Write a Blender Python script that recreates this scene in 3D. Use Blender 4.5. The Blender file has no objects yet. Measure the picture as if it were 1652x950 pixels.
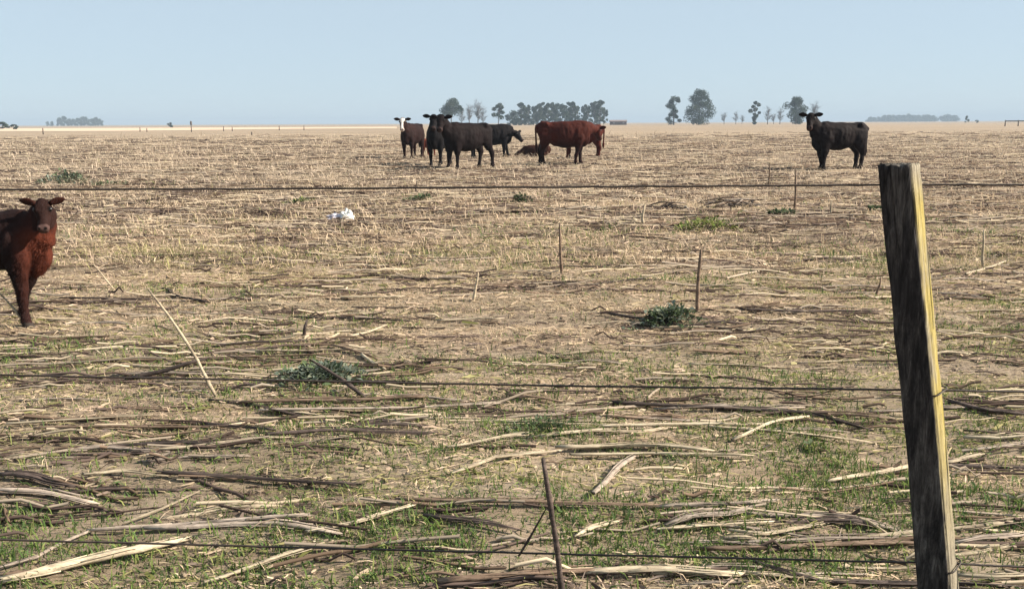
import bpy, math, random
import numpy as np
from mathutils import Vector, Matrix

random.seed(7)
rng = np.random.default_rng(11)
scene = bpy.context.scene
COL = scene.collection

# ------------------------------------------------------------------ camera
CAM_H, FPX, PITCH, ROLL = 1.35, 1400.0, 11.17, -0.27
cam_data = bpy.data.cameras.new('camera')
cam = bpy.data.objects.new('camera', cam_data)
COL.objects.link(cam)
cam_data.sensor_width = 36.0
cam_data.lens = 36.0 * FPX / 1652.0
cam_data.clip_start, cam_data.clip_end = 0.05, 30000.0
CAM_R = (Matrix.Rotation(math.radians(90 - PITCH), 4, 'X') @ Matrix.Rotation(math.radians(ROLL), 4, 'Z'))
cam.matrix_world = Matrix.Translation((0, 0, CAM_H)) @ CAM_R
scene.camera = cam

# ------------------------------------------------------------------ sky, sun, exposure
SUN_EL, SUN_AZ = 33.0, 92.0          # azimuth clockwise from +Y (the view direction) towards +X
world = bpy.data.worlds.new('World')
scene.world = world
world.use_nodes = True
wn = world.node_tree
wn.nodes.clear()
wo = wn.nodes.new('ShaderNodeOutputWorld')
wb = wn.nodes.new('ShaderNodeBackground')
sky = wn.nodes.new('ShaderNodeTexSky')
sky.sky_type = 'NISHITA'
sky.sun_disc = False
sky.sun_elevation = math.radians(SUN_EL)
sky.sun_rotation = math.radians(SUN_AZ)
sky.air_density, sky.dust_density, sky.ozone_density = 0.7, 0.3, 1.5
sky.altitude = 0
wb.inputs['Strength'].default_value = 0.0670
milk = wn.nodes.new('ShaderNodeMix')      # thin even veil of high haze over the whole sky
milk.data_type = 'RGBA'
milk.inputs[0].default_value = 0.86
milk.inputs[7].default_value = (3.25, 3.97, 4.5, 1.0)
wn.links.new(sky.outputs[0], milk.inputs[6])
wn.links.new(milk.outputs[2], wb.inputs[0])
wn.links.new(wb.outputs[0], wo.inputs[0])

sun_data = bpy.data.lights.new('sun', 'SUN')
sun_data.energy = 5.0
sun_data.angle = math.radians(0.6)
sun_data.color = (1.0, 0.905, 0.77)
sun = bpy.data.objects.new('sun', sun_data)
COL.objects.link(sun)
_el, _az = math.radians(SUN_EL), math.radians(SUN_AZ)
to_sun = Vector((math.sin(_az) * math.cos(_el), math.cos(_az) * math.cos(_el), math.sin(_el)))
sun.rotation_euler = to_sun.to_track_quat('Z', 'Y').to_euler()
sun.location = to_sun * 50

vs = scene.view_settings
vs.view_transform = 'Standard'
vs.look = 'None'
vs.exposure = 1.40
vs.gamma = 1.0
vs.use_curve_mapping = False
scene.render.engine = 'CYCLES'
scene.cycles.max_bounces = 6
scene.cycles.volume_bounces = 0
scene.cycles.transparent_max_bounces = 4

# ------------------------------------------------------------------ helpers
def vnoise(x, y, seed=0):
    x = np.asarray(x, dtype=np.float64); y = np.asarray(y, dtype=np.float64)
    xi = np.floor(x).astype(np.int64); yi = np.floor(y).astype(np.int64)
    fx = x - xi; fy = y - yi
    fx = fx * fx * (3 - 2 * fx); fy = fy * fy * (3 - 2 * fy)
    def h(a, b):
        n = (a * 374761393 + b * 668265263 + seed * 1442695041) & 0xFFFFFFFF
        n = ((n ^ (n >> 13)) * 1274126177) & 0xFFFFFFFF
        n = ((n ^ (n >> 16)) * 2246822519) & 0xFFFFFFFF
        n = n ^ (n >> 15)
        return (n & 0xFFFF) / 65535.0
    a = h(xi, yi); b = h(xi + 1, yi); c = h(xi, yi + 1); d = h(xi + 1, yi + 1)
    return (a * (1 - fx) + b * fx) * (1 - fy) + (c * (1 - fx) + d * fx) * fy

def fnoise(x, y, seed=0, octv=3):
    s = 0; a = 1.0; t = 0
    for i in range(octv):
        s = s + a * vnoise(np.asarray(x) * 2 ** i, np.asarray(y) * 2 ** i, seed + i * 17); t += a; a *= 0.5
    return s / t

def hz(x, y):
    """ground height"""
    x = np.asarray(x, dtype=np.float64); y = np.asarray(y, dtype=np.float64)
    d = np.sqrt(x * x + y * y)
    fade = np.clip((260 - d) / 200, 0, 1)
    wob = (vnoise(x * 0.35, y * 0.35, 5) - .5) * 2.2
    ridge = np.sin((y + wob) * 2 * math.pi / 0.72)
    h = (vnoise(x * .16, y * .3, 1) - .5) * .10 + (vnoise(x * .7, y * 1.1, 2) - .5) * .05
    h = h + (vnoise(x * 2.6, y * 3.6, 3) - .5) * .035 + (vnoise(x * 8, y * 9, 4) - .5) * .014
    h = h + ridge * .012
    return h * fade

def hz1(x, y):
    return float(hz(np.array([x]), np.array([y]))[0])

def ray(px, py):
    v = Vector(((px - 826) / FPX, -(py - 475) / FPX, -1.0))
    return (CAM_R.to_3x3() @ v)

def gp(px, py, lift=0.0):
    """the point of the field that stands at this place of the view"""
    r = ray(px, py)
    z = 0.0
    for _ in range(6):
        t = (CAM_H - z) / max(-r.z, 1e-4)
        p = Vector((0, 0, CAM_H)) + r * t
        z = hz1(p.x, p.y)
    return Vector((p.x, p.y, z + lift))

def at_depth(px, D):
    r = ray(px, 200)
    return Vector((r.x / r.y * D, D, 0))

def on_plane(px, py, Y):
    r = ray(px, py)
    t = Y / r.y
    return Vector((r.x * t, Y, CAM_H + r.z * t))

def tag(o, label=None, cat=None, group=None, kind=None):
    if label: o['label'] = label
    if cat: o['category'] = cat
    if group: o['group'] = group
    if kind: o['kind'] = kind
    return o

def empty(name, loc=(0, 0, 0), rz=0.0, sc=1.0):
    o = bpy.data.objects.new(name, None)
    COL.objects.link(o)
    o.location = loc; o.rotation_euler = (0, 0, rz); o.scale = (sc, sc, sc)
    o.empty_display_size = 0.1
    return o

def fast_mesh(name, V, T, cols=None, smooth=False):
    """triangle mesh from arrays"""
    V = np.ascontiguousarray(V, dtype=np.float32); T = np.ascontiguousarray(T, dtype=np.int32)
    me = bpy.data.meshes.new(name)
    me.vertices.add(len(V)); me.vertices.foreach_set('co', V.ravel())
    k = T.shape[1]
    me.loops.add(T.size); me.loops.foreach_set('vertex_index', T.ravel())
    me.polygons.add(len(T))
    me.polygons.foreach_set('loop_start', np.arange(0, T.size, k, dtype=np.int32))
    me.update(calc_edges=True)
    if smooth:
        me.polygons.foreach_set('use_smooth', np.ones(len(T), dtype=bool))
    if cols is not None:
        set_cols(me, cols)
    return me

def set_cols(me, cols):
    a = me.attributes.new('tint', 'FLOAT_COLOR', 'POINT')
    c = np.ones((len(me.vertices), 4), dtype=np.float32)
    c[:, :3] = cols
    a.data.foreach_set('color', c.ravel())

def link(name, me, mat=None, parent=None, loc=None):
    o = bpy.data.objects.new(name, me)
    COL.objects.link(o)
    if mat is not None and len(me.materials) == 0: me.materials.append(mat)
    if parent is not None: o.parent = parent
    if loc is not None: o.location = loc
    return o

def pymesh(name, V, F, smooth=True):
    me = bpy.data.meshes.new(name)
    me.from_pydata([tuple(v) for v in V], [], F)
    if smooth:
        me.polygons.foreach_set('use_smooth', np.ones(len(F), dtype=bool))
    me.update()
    return me

def tube(pts, rads, seg=7, wob=0.0, caps=True, flat=1.0, rnd=random):
    """closed tube along pts; returns V, F"""
    pts = [Vector(p) for p in pts]; n = len(pts); V = []; F = []
    up0 = Vector((0, 0, 1))
    t0 = (pts[-1] - pts[0]).normalized()
    if abs(t0.z) > .9: up0 = Vector((0, 1, 0))
    for i, p in enumerate(pts):
        t = (pts[min(i + 1, n - 1)] - pts[max(i - 1, 0)]).normalized()
        s = t.cross(up0).normalized(); u = s.cross(t)
        for k in range(seg):
            a = 2 * math.pi * k / seg
            r = rads[i] * (1 + wob * (rnd.random() - .5))
            V.append(p + s * (r * math.cos(a)) + u * (r * flat * math.sin(a)))
    for i in range(n - 1):
        for k in range(seg):
            a = i * seg + k; b = i * seg + (k + 1) % seg
            F.append((a, b, b + seg, a + seg))
    if caps:
        F.append(tuple(range(seg - 1, -1, -1)))
        F.append(tuple((n - 1) * seg + k for k in range(seg)))
    return V, F

class MB:
    def __init__(self): self.V = []; self.F = []
    def add(self, V, F):
        o = len(self.V); self.V += [tuple(v) for v in V]; self.F += [tuple(i + o for i in f) for f in F]
    def tube(self, *a, **k): self.add(*tube(*a, **k))
    def box(self, lo, hi):
        x0, y0, z0 = lo; x1, y1, z1 = hi
        self.add([(x0, y0, z0), (x1, y0, z0), (x1, y1, z0), (x0, y1, z0), (x0, y0, z1), (x1, y0, z1), (x1, y1, z1), (x0, y1, z1)],
                 [(3, 2, 1, 0), (4, 5, 6, 7), (0, 1, 5, 4), (1, 2, 6, 5), (2, 3, 7, 6), (3, 0, 4, 7)])
    def mesh(self, name, smooth=True): return pymesh(name, self.V, self.F, smooth)

# ------------------------------------------------------------------ materials
def new_mat(name):
    m = bpy.data.materials.new(name); m.use_nodes = True
    nt = m.node_tree; nt.nodes.clear()
    out = nt.nodes.new('ShaderNodeOutputMaterial')
    return m, nt, out

def noise_node(nt, scale, detail=4.0, rough=.6, vec=None, dist=0.0):
    n = nt.nodes.new('ShaderNodeTexNoise')
    n.inputs['Scale'].default_value = scale; n.inputs['Detail'].default_value = detail
    n.inputs['Roughness'].default_value = rough; n.inputs['Distortion'].default_value = dist
    if vec is not None: nt.links.new(vec, n.inputs['Vector'])
    return n

def mapping(nt, scale=(1, 1, 1), src='Object'):
    tc = nt.nodes.new('ShaderNodeTexCoord'); mp = nt.nodes.new('ShaderNodeMapping')
    mp.inputs['Scale'].default_value = scale
    nt.links.new(tc.outputs[src], mp.inputs['Vector'])
    return mp.outputs[0]

def ramp(nt, fac, stops):
    r = nt.nodes.new('ShaderNodeValToRGB')
    while len(r.color_ramp.elements) < len(stops): r.color_ramp.elements.new(.5)
    for e, (p, c) in zip(r.color_ramp.elements, stops):
        e.position = p; e.color = (*c, 1)
    nt.links.new(fac, r.inputs[0])
    return r.outputs[0]

def mixc(nt, fac, a, b, mode='MIX'):
    m = nt.nodes.new('ShaderNodeMix'); m.data_type = 'RGBA'; m.blend_type = mode
    for v, s in ((fac, m.inputs[0]), (a, m.inputs[6]), (b, m.inputs[7])):
        if isinstance(v, (int, float)): s.default_value = v
        elif isinstance(v, tuple): s.default_value = (*v, 1)
        else: nt.links.new(v, s)
    return m.outputs[2]

def bump(nt, height, strength, dist=.01):
    b = nt.nodes.new('ShaderNodeBump'); b.inputs['Strength'].default_value = strength; b.inputs['Distance'].default_value = dist
    nt.links.new(height, b.inputs['Height'])
    return b.outputs[0]

def principled(nt, out, col, rough=.8, spec=.3, normal=None):
    p = nt.nodes.new('ShaderNodeBsdfPrincipled')
    if isinstance(col, tuple): p.inputs['Base Color'].default_value = (*col, 1)
    else: nt.links.new(col, p.inputs['Base Color'])
    p.inputs['Roughness'].default_value = rough
    p.inputs['Specular IOR Level'].default_value = spec
    if normal is not None: nt.links.new(normal, p.inputs['Normal'])
    nt.links.new(p.outputs[0], out.inputs[0])
    return p

def leaf_mat(name, transl=.3, gain=1.0):
    """thin blades and leaves: colour of each blade from its own attribute"""
    m, nt, out = new_mat(name)
    at = nt.nodes.new('ShaderNodeAttribute'); at.attribute_name = 'tint'
    col = at.outputs['Color']
    d = nt.nodes.new('ShaderNodeBsdfDiffuse'); t = nt.nodes.new('ShaderNodeBsdfTranslucent')
    mx = nt.nodes.new('ShaderNodeMixShader'); mx.inputs[0].default_value = transl
    nt.links.new(col, d.inputs[0]); nt.links.new(col, t.inputs[0])
    nt.links.new(d.outputs[0], mx.inputs[1]); nt.links.new(t.outputs[0], mx.inputs[2])
    nt.links.new(mx.outputs[0], out.inputs[0])
    return m

def wood_mat(name, c1, c2, c3, rough=.8, bmp=.5):
    m, nt, out = new_mat(name)
    v = mapping(nt, (9, 55, 55))
    n1 = noise_node(nt, 2.2, 6, .72, v, .4)
    oi = nt.nodes.new('ShaderNodeObjectInfo')
    c = ramp(nt, n1.outputs[0], [(.3, c1), (.5, c2), (.72, c3)])
    dirt = noise_node(nt, 1.0, 4, .6, mapping(nt, (7, 22, 22)))
    c = mixc(nt, ramp(nt, dirt.outputs[0], [(.46, (0, 0, 0)), (.68, (.75, .75, .75))]), c, tuple(q * .8 for q in c1))
    mul = nt.nodes.new('ShaderNodeMapRange'); mul.inputs[3].default_value = .7; mul.inputs[4].default_value = 1.2
    nt.links.new(oi.outputs['Random'], mul.inputs[0])
    hsv = nt.nodes.new('ShaderNodeHueSaturation'); nt.links.new(c, hsv.inputs['Color']); nt.links.new(mul.outputs[0], hsv.inputs['Value'])
    principled(nt, out, hsv.outputs[0], rough, .25, bump(nt, n1.outputs[0], bmp, .004))
    return m

M = {}
M['pale'] = wood_mat('pale_stalk', (.19, .145, .10), (.42, .34, .235), (.60, .51, .37))
M['cream'] = wood_mat('cream_stalk', (.24, .185, .13), (.41, .34, .24), (.54, .46, .335))
M['grey'] = wood_mat('weathered_stalk', (.16, .125, .10), (.31, .25, .20), (.46, .38, .31))
M['brown'] = wood_mat('brown_stalk', (.07, .045, .03), (.17, .115, .08), (.31, .23, .165))
M['dark'] = wood_mat('rotten_stalk', (.025, .018, .015), (.07, .05, .042), (.15, .11, .095))
M['blade'] = leaf_mat('grass_blade', .28)
M['leaf'] = leaf_mat('weed_leaf', .22)
M['crown'] = leaf_mat('tree_leaf', .2)

# ground: bare soil under trampled straw, in streaks along the old crop rows
def ground_material():
    m, nt, out = new_mat('field_soil')
    v1 = mapping(nt, (.22, .9, 1)); v2 = mapping(nt, (1.6, 7.0, 3)); v3 = mapping(nt, (14, 30, 20)); v4 = mapping(nt, (.02, .06, 1)); v5 = mapping(nt, (.35, 3.2, 1))
    big = noise_node(nt, 1.0, 4, .6, v1); mid = noise_node(nt, 1.0, 5, .7, v2, .6); fine = noise_node(nt, 2.6, 7, .8, v3)
    far = noise_node(nt, 1.0, 4, .6, v4); streak = noise_node(nt, 1.0, 6, .75, v5, .4)
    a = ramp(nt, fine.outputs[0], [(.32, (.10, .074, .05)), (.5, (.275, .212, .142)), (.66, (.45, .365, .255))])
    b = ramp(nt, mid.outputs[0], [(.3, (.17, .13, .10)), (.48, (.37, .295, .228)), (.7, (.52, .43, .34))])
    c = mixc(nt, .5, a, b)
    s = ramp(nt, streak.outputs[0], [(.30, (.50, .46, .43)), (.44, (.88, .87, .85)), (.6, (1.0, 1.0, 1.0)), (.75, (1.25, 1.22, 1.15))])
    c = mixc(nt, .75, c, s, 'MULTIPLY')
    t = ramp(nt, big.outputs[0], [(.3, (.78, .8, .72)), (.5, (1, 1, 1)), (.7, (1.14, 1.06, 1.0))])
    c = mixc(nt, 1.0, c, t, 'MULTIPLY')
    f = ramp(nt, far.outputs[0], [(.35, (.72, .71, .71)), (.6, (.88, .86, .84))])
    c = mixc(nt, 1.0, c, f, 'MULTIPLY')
    ad = nt.nodes.new('ShaderNodeMath'); ad.operation = 'ADD'
    nt.links.new(fine.outputs[0], ad.inputs[0]); nt.links.new(mid.outputs[0], ad.inputs[1])
    principled(nt, out, c, .95, .1, bump(nt, ad.outputs[0], .6, .025))
    return m
M['ground'] = ground_material()

def simple(name, col, rough=.8, spec=.3, nscale=8.0, var=.35, bmp=.2, bdist=.01):
    m, nt, out = new_mat(name)
    n = noise_node(nt, nscale, 5, .6, mapping(nt))
    lo = tuple(c * (1 - var) for c in col); hi = tuple(min(1, c * (1 + var)) for c in col)
    c = ramp(nt, n.outputs[0], [(.3, lo), (.7, hi)])
    principled(nt, out, c, rough, spec, bump(nt, n.outputs[0], bmp, bdist))
    return m
M['wire'] = simple('rusty_wire', (.035, .025, .02), .6, .3, 60, .4)
M['bark'] = simple('tree_bark', (.10, .092, .085), .9, .1, 2.0, .3)
M['straw_field'] = simple('straw_field', (.50, .37, .27), .95, .1, .08, .08)
M['wall'] = simple('shed_wall', (.11, .085, .08), .9, .1, 1.0, .2)
M['roof'] = simple('shed_roof', (.16, .12, .11), .7, .3, 1.0, .2)
M['grey_wood'] = simple('grey_post_wood', (.09, .075, .065), .9, .1, 4, .3)
M['plastic'] = simple('white_plastic', (.62, .61, .57), .45, .5, 20, .06, .1)
M['hub'] = simple('galvanised_metal', (.25, .25, .26), .5, .5, 3, .2)

# ------------------------------------------------------------------ ground sheet
def graded(lo, hi, fine_lo, fine_hi, step, grow):
    a = list(np.arange(fine_lo, fine_hi, step)); s = step; x = a[-1]
    while x < hi:
        s *= grow; x += s; a.append(min(x, hi))
    s = step; x = a[0]; pre = []
    while x > lo:
        s *= grow; x -= s; pre.append(max(x, lo))
    return np.array(pre[::-1] + a)

gx = graded(-6000, 6000, -6.0, 6.0, .08, 1.07)
gy = graded(-1500, 6000, 1.2, 11.0, .07, 1.055)
X, Y = np.meshgrid(gx, gy)
Z = hz(X, Y)
nv = X.size; nx = len(gx); ny = len(gy)
ii = (np.arange(ny - 1)[:, None] * nx + np.arange(nx - 1)[None, :]).ravel()
Q = np.stack([ii, ii + 1, ii + nx + 1, ii + nx], 1)
me = fast_mesh('ground', np.stack([X.ravel(), Y.ravel(), Z.ravel()], 1), Q, smooth=True)
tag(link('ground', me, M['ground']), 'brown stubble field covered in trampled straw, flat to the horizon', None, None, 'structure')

# pale straw strip far off on the left
def straw_strip():
    V = []; F = []; n = 40
    for i in range(n + 1):
        u = i / n
        D0 = 172 + 14 * math.sin(u * 9) + u * 60; D1 = 390 - u * 40
        pxx = -260 + u * 900
        a = at_depth(pxx, D0); b = at_depth(pxx, D1)
        V += [(a.x, a.y, .05), (b.x, b.y, .05)]
    for i in range(n): F.append((2 * i, 2 * i + 2, 2 * i + 3, 2 * i + 1))
    o = link('straw_field', pymesh('straw_field', V, F, False), M['straw_field'])
    tag(o, 'pale strip of straw field below the left horizon', None, None, 'structure')
straw_strip()

# ------------------------------------------------------------------ ground cover (nobody could count it)
def field_points(n, y0, y1, power, margin=2.2):
    """points spread over the field, thinner with distance"""
    u = rng.random(n)
    k = 2 - power
    if abs(k) < 1e-6: y = y0 * (y1 / y0) ** u
    else: y = (y0 ** k + u * (y1 ** k - y0 ** k)) ** (1 / k)
    x = (rng.random(n) * 2 - 1) * (.68 * y + margin)
    k = rng.random(n) < np.clip((y1 * 1.02 - y) / (y1 * .75), 0, 1) if y1 > 40 else np.ones(n, bool)
    return x[k], y[k]

GREEN = []      # (x, y, radius x, radius y, amount)
for px, py, wx, wy, am in [(875, 682, 75, 24, 1.3), (120, 840, 110, 26, 1.1), (300, 860, 90, 22, .9), (230, 915, 150, 25, .8),
                           (440, 915, 120, 22, .8), (660, 885, 70, 20, 1.0), (760, 880, 90, 22, 1.0), (900, 905, 80, 24, 1.3),
                           (1050, 875, 90, 22, 1.0), (1310, 715, 40, 18, 1.1), (1445, 770, 35, 18, .8), (600, 935, 200, 18, .8),
                           (1270, 770, 45, 18, .8), (1150, 362, 42, 8, 1.2), (1260, 925, 120, 20, .7), (1560, 655, 60, 18, .6),
                           (60, 870, 90, 30, .8), (350, 640, 35, 10, .5), (1230, 690, 90, 14, .6), (540, 660, 120, 10, .35), (1480, 355, 40, 7, .6),
                           (1545, 375, 50, 7, .8), (700, 318, 40, 5, .6), (270, 300, 60, 4, .6), (1600, 920, 60, 20, .8)]:
    c = gp(px, py); l = gp(px - wx, py); b = gp(px, py + wy * .6); t = gp(px, py - wy * .6)
    GREEN.append((c.x, c.y, abs(c.x - l.x), max(.06, (t.y - b.y) * .6), am))

def green_amount(x, y):
    g = np.zeros_like(x)
    for cx, cy, rx, ry, a in GREEN:
        g = np.maximum(g, a * np.exp(-((x - cx) / rx) ** 2 - ((y - cy) / ry) ** 2))
    g = g * (.35 + 1.1 * vnoise(x * 5, y * 6, 31))
    near = np.clip((4.6 - y) / 2.0, 0, 1)
    g = g + .42 * np.clip((16 - y) / 11, 0, 1) * np.clip(fnoise(x * .6, y * 1.7, 47) * 3 - 1.1, 0, 1)
    g = g + near * 1.0 * np.clip(fnoise(x * .9, y * 2.2, 41) * 3 - 1.05, 0, 1)
    return g

def dark_amount(x, y):
    """streaks of rotten stalks and bare earth along the rows"""
    n = fnoise(x * .55, y * 2.6, 51, 3)
    return np.clip((n - .52) * 6, 0, 1) * np.clip(1.15 - y / 40, .6, 1)

def pick(cols, w, n):
    w = np.array(w, dtype=float); idx = rng.choice(len(cols), n, p=w / w.sum())
    return np.array(cols)[idx]

TAN = [(.49, .375, .265), (.44, .34, .225), (.57, .45, .315), (.37, .295, .185), (.51, .38, .28), (.29, .22, .145)]
TANW = [3, 3, 2, 2.2, 2.6, 1.3]
OLIVE = [(.27, .25, .11), (.22, .21, .085), (.33, .29, .14), (.17, .17, .06)]
GRN = [(.085, .13, .035), (.13, .17, .05), (.06, .10, .032), (.19, .205, .075), (.085, .13, .05)]
DRK = [(.11, .08, .065), (.17, .125, .10), (.07, .05, .042), (.23, .175, .14)]

def tint_for(x, y):
    n = len(x)
    c = pick(TAN, TANW, n)
    ol = np.clip(fnoise(x * .5, y * 1.3, 61) * 2.4 - .70, 0, 1) * np.clip((13 - y) / 9, .12, 1)
    pk = rng.random(n); c = np.where((pk < ol * .75)[:, None], pick(OLIVE, [1, 1, 1, .6], n), c)
    dk = dark_amount(x, y); pk = rng.random(n); c = np.where((pk < dk * .7)[:, None], pick(DRK, [1, 1.2, .7, 1], n), c)
    g = green_amount(x, y); pk = rng.random(n); isg = pk < g * .9
    c = np.where(isg[:, None], pick(GRN, [1, 1, .8, .7, 1], n), c)
    c = c * (0.8 + .4 * rng.random((n, 1))) 
    w = (.55 * np.clip((y - 7) / 16, 0, 1))[:, None]           # straw tint shifts towards a duller tan with distance
    c = np.where(isg[:, None], c, c * (1 - w) + w * c.mean(1)[:, None] * np.array([[1.20, 1.0, .80]]) * .92) * 1.03
    return c, isg

def blades(name, n, y0, y1, power, lmin, lmax, wid, tilt, label='', cat_kind='stuff', keep=None, grow=.5, tint=None):
    x, y = field_points(n, y0, y1, power)
    # clumping
    cl = fnoise(x * 3.2, y * 3.6, 71, 2)
    n = len(x); k = rng.random(n) < np.clip(cl * 2.6 - .55, .32 if y1 < 10 else .12, 1) * np.clip(1.25 - dark_amount(x, y) * .8, .3, 1)
    x, y = x[k], y[k]
    if keep is not None:
        k = keep(x, y); x, y = x[k], y[k]
    n = len(x)
    z = hz(x, y) - .004
    c, isg = tint_for(x, y) if tint is None else tint(x, y)
    s = np.maximum(1, (y / 4.0)) ** grow
    L = (lmin + (lmax - lmin) * rng.random(n) ** 1.6) * s
    L = np.where(isg, L * .8, L)
    W = wid * (.6 + .8 * rng.random(n)) * s * np.where(isg, 1.25, 1)
    az = rng.random(n) * 2 * math.pi
    tl = np.radians(tilt[0] + (tilt[1] - tilt[0]) * rng.random(n))       # from vertical
    dx = np.cos(az); dy = np.sin(az)
    sx = -dy; sy = dx
    P = np.stack([x, y, z], 1)
    h1 = np.stack([dx * np.sin(tl * .75), dy * np.sin(tl * .75), np.cos(tl * .75)], 1) * (L * .55)[:, None]
    tl2 = np.minimum(tl * 1.45 + .15, 2.0)
    h2 = h1 + np.stack([dx * np.sin(tl2), dy * np.sin(tl2), np.cos(tl2)], 1) * (L * .5)[:, None]
    S = np.stack([sx, sy, np.zeros(n)], 1) * (W * .5)[:, None]
    tw = (rng.random((n, 1)) - .5) * .8
    S2 = S * .8; S2[:, 2] += W * tw[:, 0]
    V = np.stack([P - S, P + S, P + h1 - S2, P + h1 + S2, P + h2], 1).reshape(-1, 3)
    b = np.arange(n)[:, None] * 5
    T = np.concatenate([b + np.array([[0, 1, 3]]), b + np.array([[0, 3, 2]]), b + np.array([[2, 3, 4]])], 0)
    o = link(name, fast_mesh(name, V, T, np.repeat(c, 5, 0)), M['blade'])
    tag(o, label, None, None, cat_kind)
    return o

def litter(name, n, y0, y1, power, lmin, lmax, wid, spread, label, lift=.012, grow=.5, tilt=.16, gain=1.0):
    x, y = field_points(n, y0, y1, power)
    c, isg = tint_for(x, y)
    k = ~isg; x, y, c = x[k], y[k], c[k]; n = len(x)
    s = np.maximum(1, (y / 4.0)) ** grow
    L = (lmin + (lmax - lmin) * rng.random(n) ** 2.2) * s
    W = wid * (.5 + rng.random(n)) * s
    az = rng.normal(0, spread, n); free = rng.random(n) < .3
    az = np.where(free, rng.random(n) * math.pi * 2, az)
    e = rng.normal(0, tilt, n)
    d = np.stack([np.cos(az) * np.cos(e), np.sin(az) * np.cos(e), np.sin(e)], 1)
    sd = np.stack([-np.sin(az), np.cos(az), rng.normal(0, .5, n)], 1); sd /= np.linalg.norm(sd, axis=1)[:, None]
    mid = np.stack([x, y, hz(x, y) + lift * (.15 + rng.random(n)) * s], 1)
    a = mid - d * (L * .5)[:, None]; e2 = mid + d * (L * .5)[:, None]
    up = np.array([[0, 0, 1.]]) * (L * rng.normal(.03, .05, n))[:, None]
    m2 = mid + up
    for q in (a, e2):
        q[:, 2] = np.maximum(q[:, 2], hz(q[:, 0], q[:, 1]) + .001)
    S = sd * (W * .5)[:, None]
    V = np.stack([a - S * .8, a + S * .8, m2 - S, m2 + S, e2 - S * .5, e2 + S * .5], 1).reshape(-1, 3)
    b = np.arange(n)[:, None] * 6
    F = np.concatenate([b + np.array([[0, 1, 3, 2]]), b + np.array([[2, 3, 5, 4]])], 0)
    br = (rng.random(n) < .12)[:, None]
    c = np.where(br, c * 1.25 + .03, c) * gain
    o = link(name, fast_mesh(name, V, F, np.repeat(np.clip(c, 0, .8), 6, 0)), M['blade'])
    tag(o, label, None, None, 'stuff')

blades('dry_grass', 265000, 1.5, 9.5, 1.4, .014, .06, .0027, (20, 88), grow=.3, label='short dry tan grass matted with green shoots over the near field')
blades('dry_grass', 175000, 8.0, 115.0, 2.3, .03, .11, .0042, (20, 80), 'dry tan grass tufts fading into the far field', grow=.6)
def green_keep(x, y):
    return rng.random(len(x)) < np.clip(green_amount(x, y) * 1.35 - .10, 0, 1)
def green_tint(x, y):
    n = len(x)
    return pick(GRN, [1, 1, .8, .7, 1], n) * (.75 + .5 * rng.random((n, 1))), np.ones(n, bool)
blades('green_grass', 420000, 1.5, 12.0, 1.35, .025, .085, .0036, (10, 70), 'patches of short fresh green grass near the fence', keep=green_keep, tint=green_tint)
litter('straw_litter', 112000, 1.5, 12.0, 1.5, .012, .09, .0042, .35, 'broken straw and leaf scraps trampled flat on the soil', grow=.3, gain=1.0)
litter('chaff', 90000, 1.5, 9.0, 1.6, .006, .03, .0034, .9, 'fine chaff and soil crumbs matted between the stalks', lift=.006, grow=.35, tilt=.35, gain=1.0)
litter('leaf_scraps', 34000, 1.5, 10.0, 1.5, .02, .10, .011, .45, 'flat torn husks and leaf scraps lying on the near soil', lift=.008, tilt=.1, gain=.86)
litter('straw_litter', 85000, 9.0, 100.0, 2.2, .02, .12, .006, .25, 'straw scraps strewn over the middle and far field', grow=.6, gain=1.03)

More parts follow.
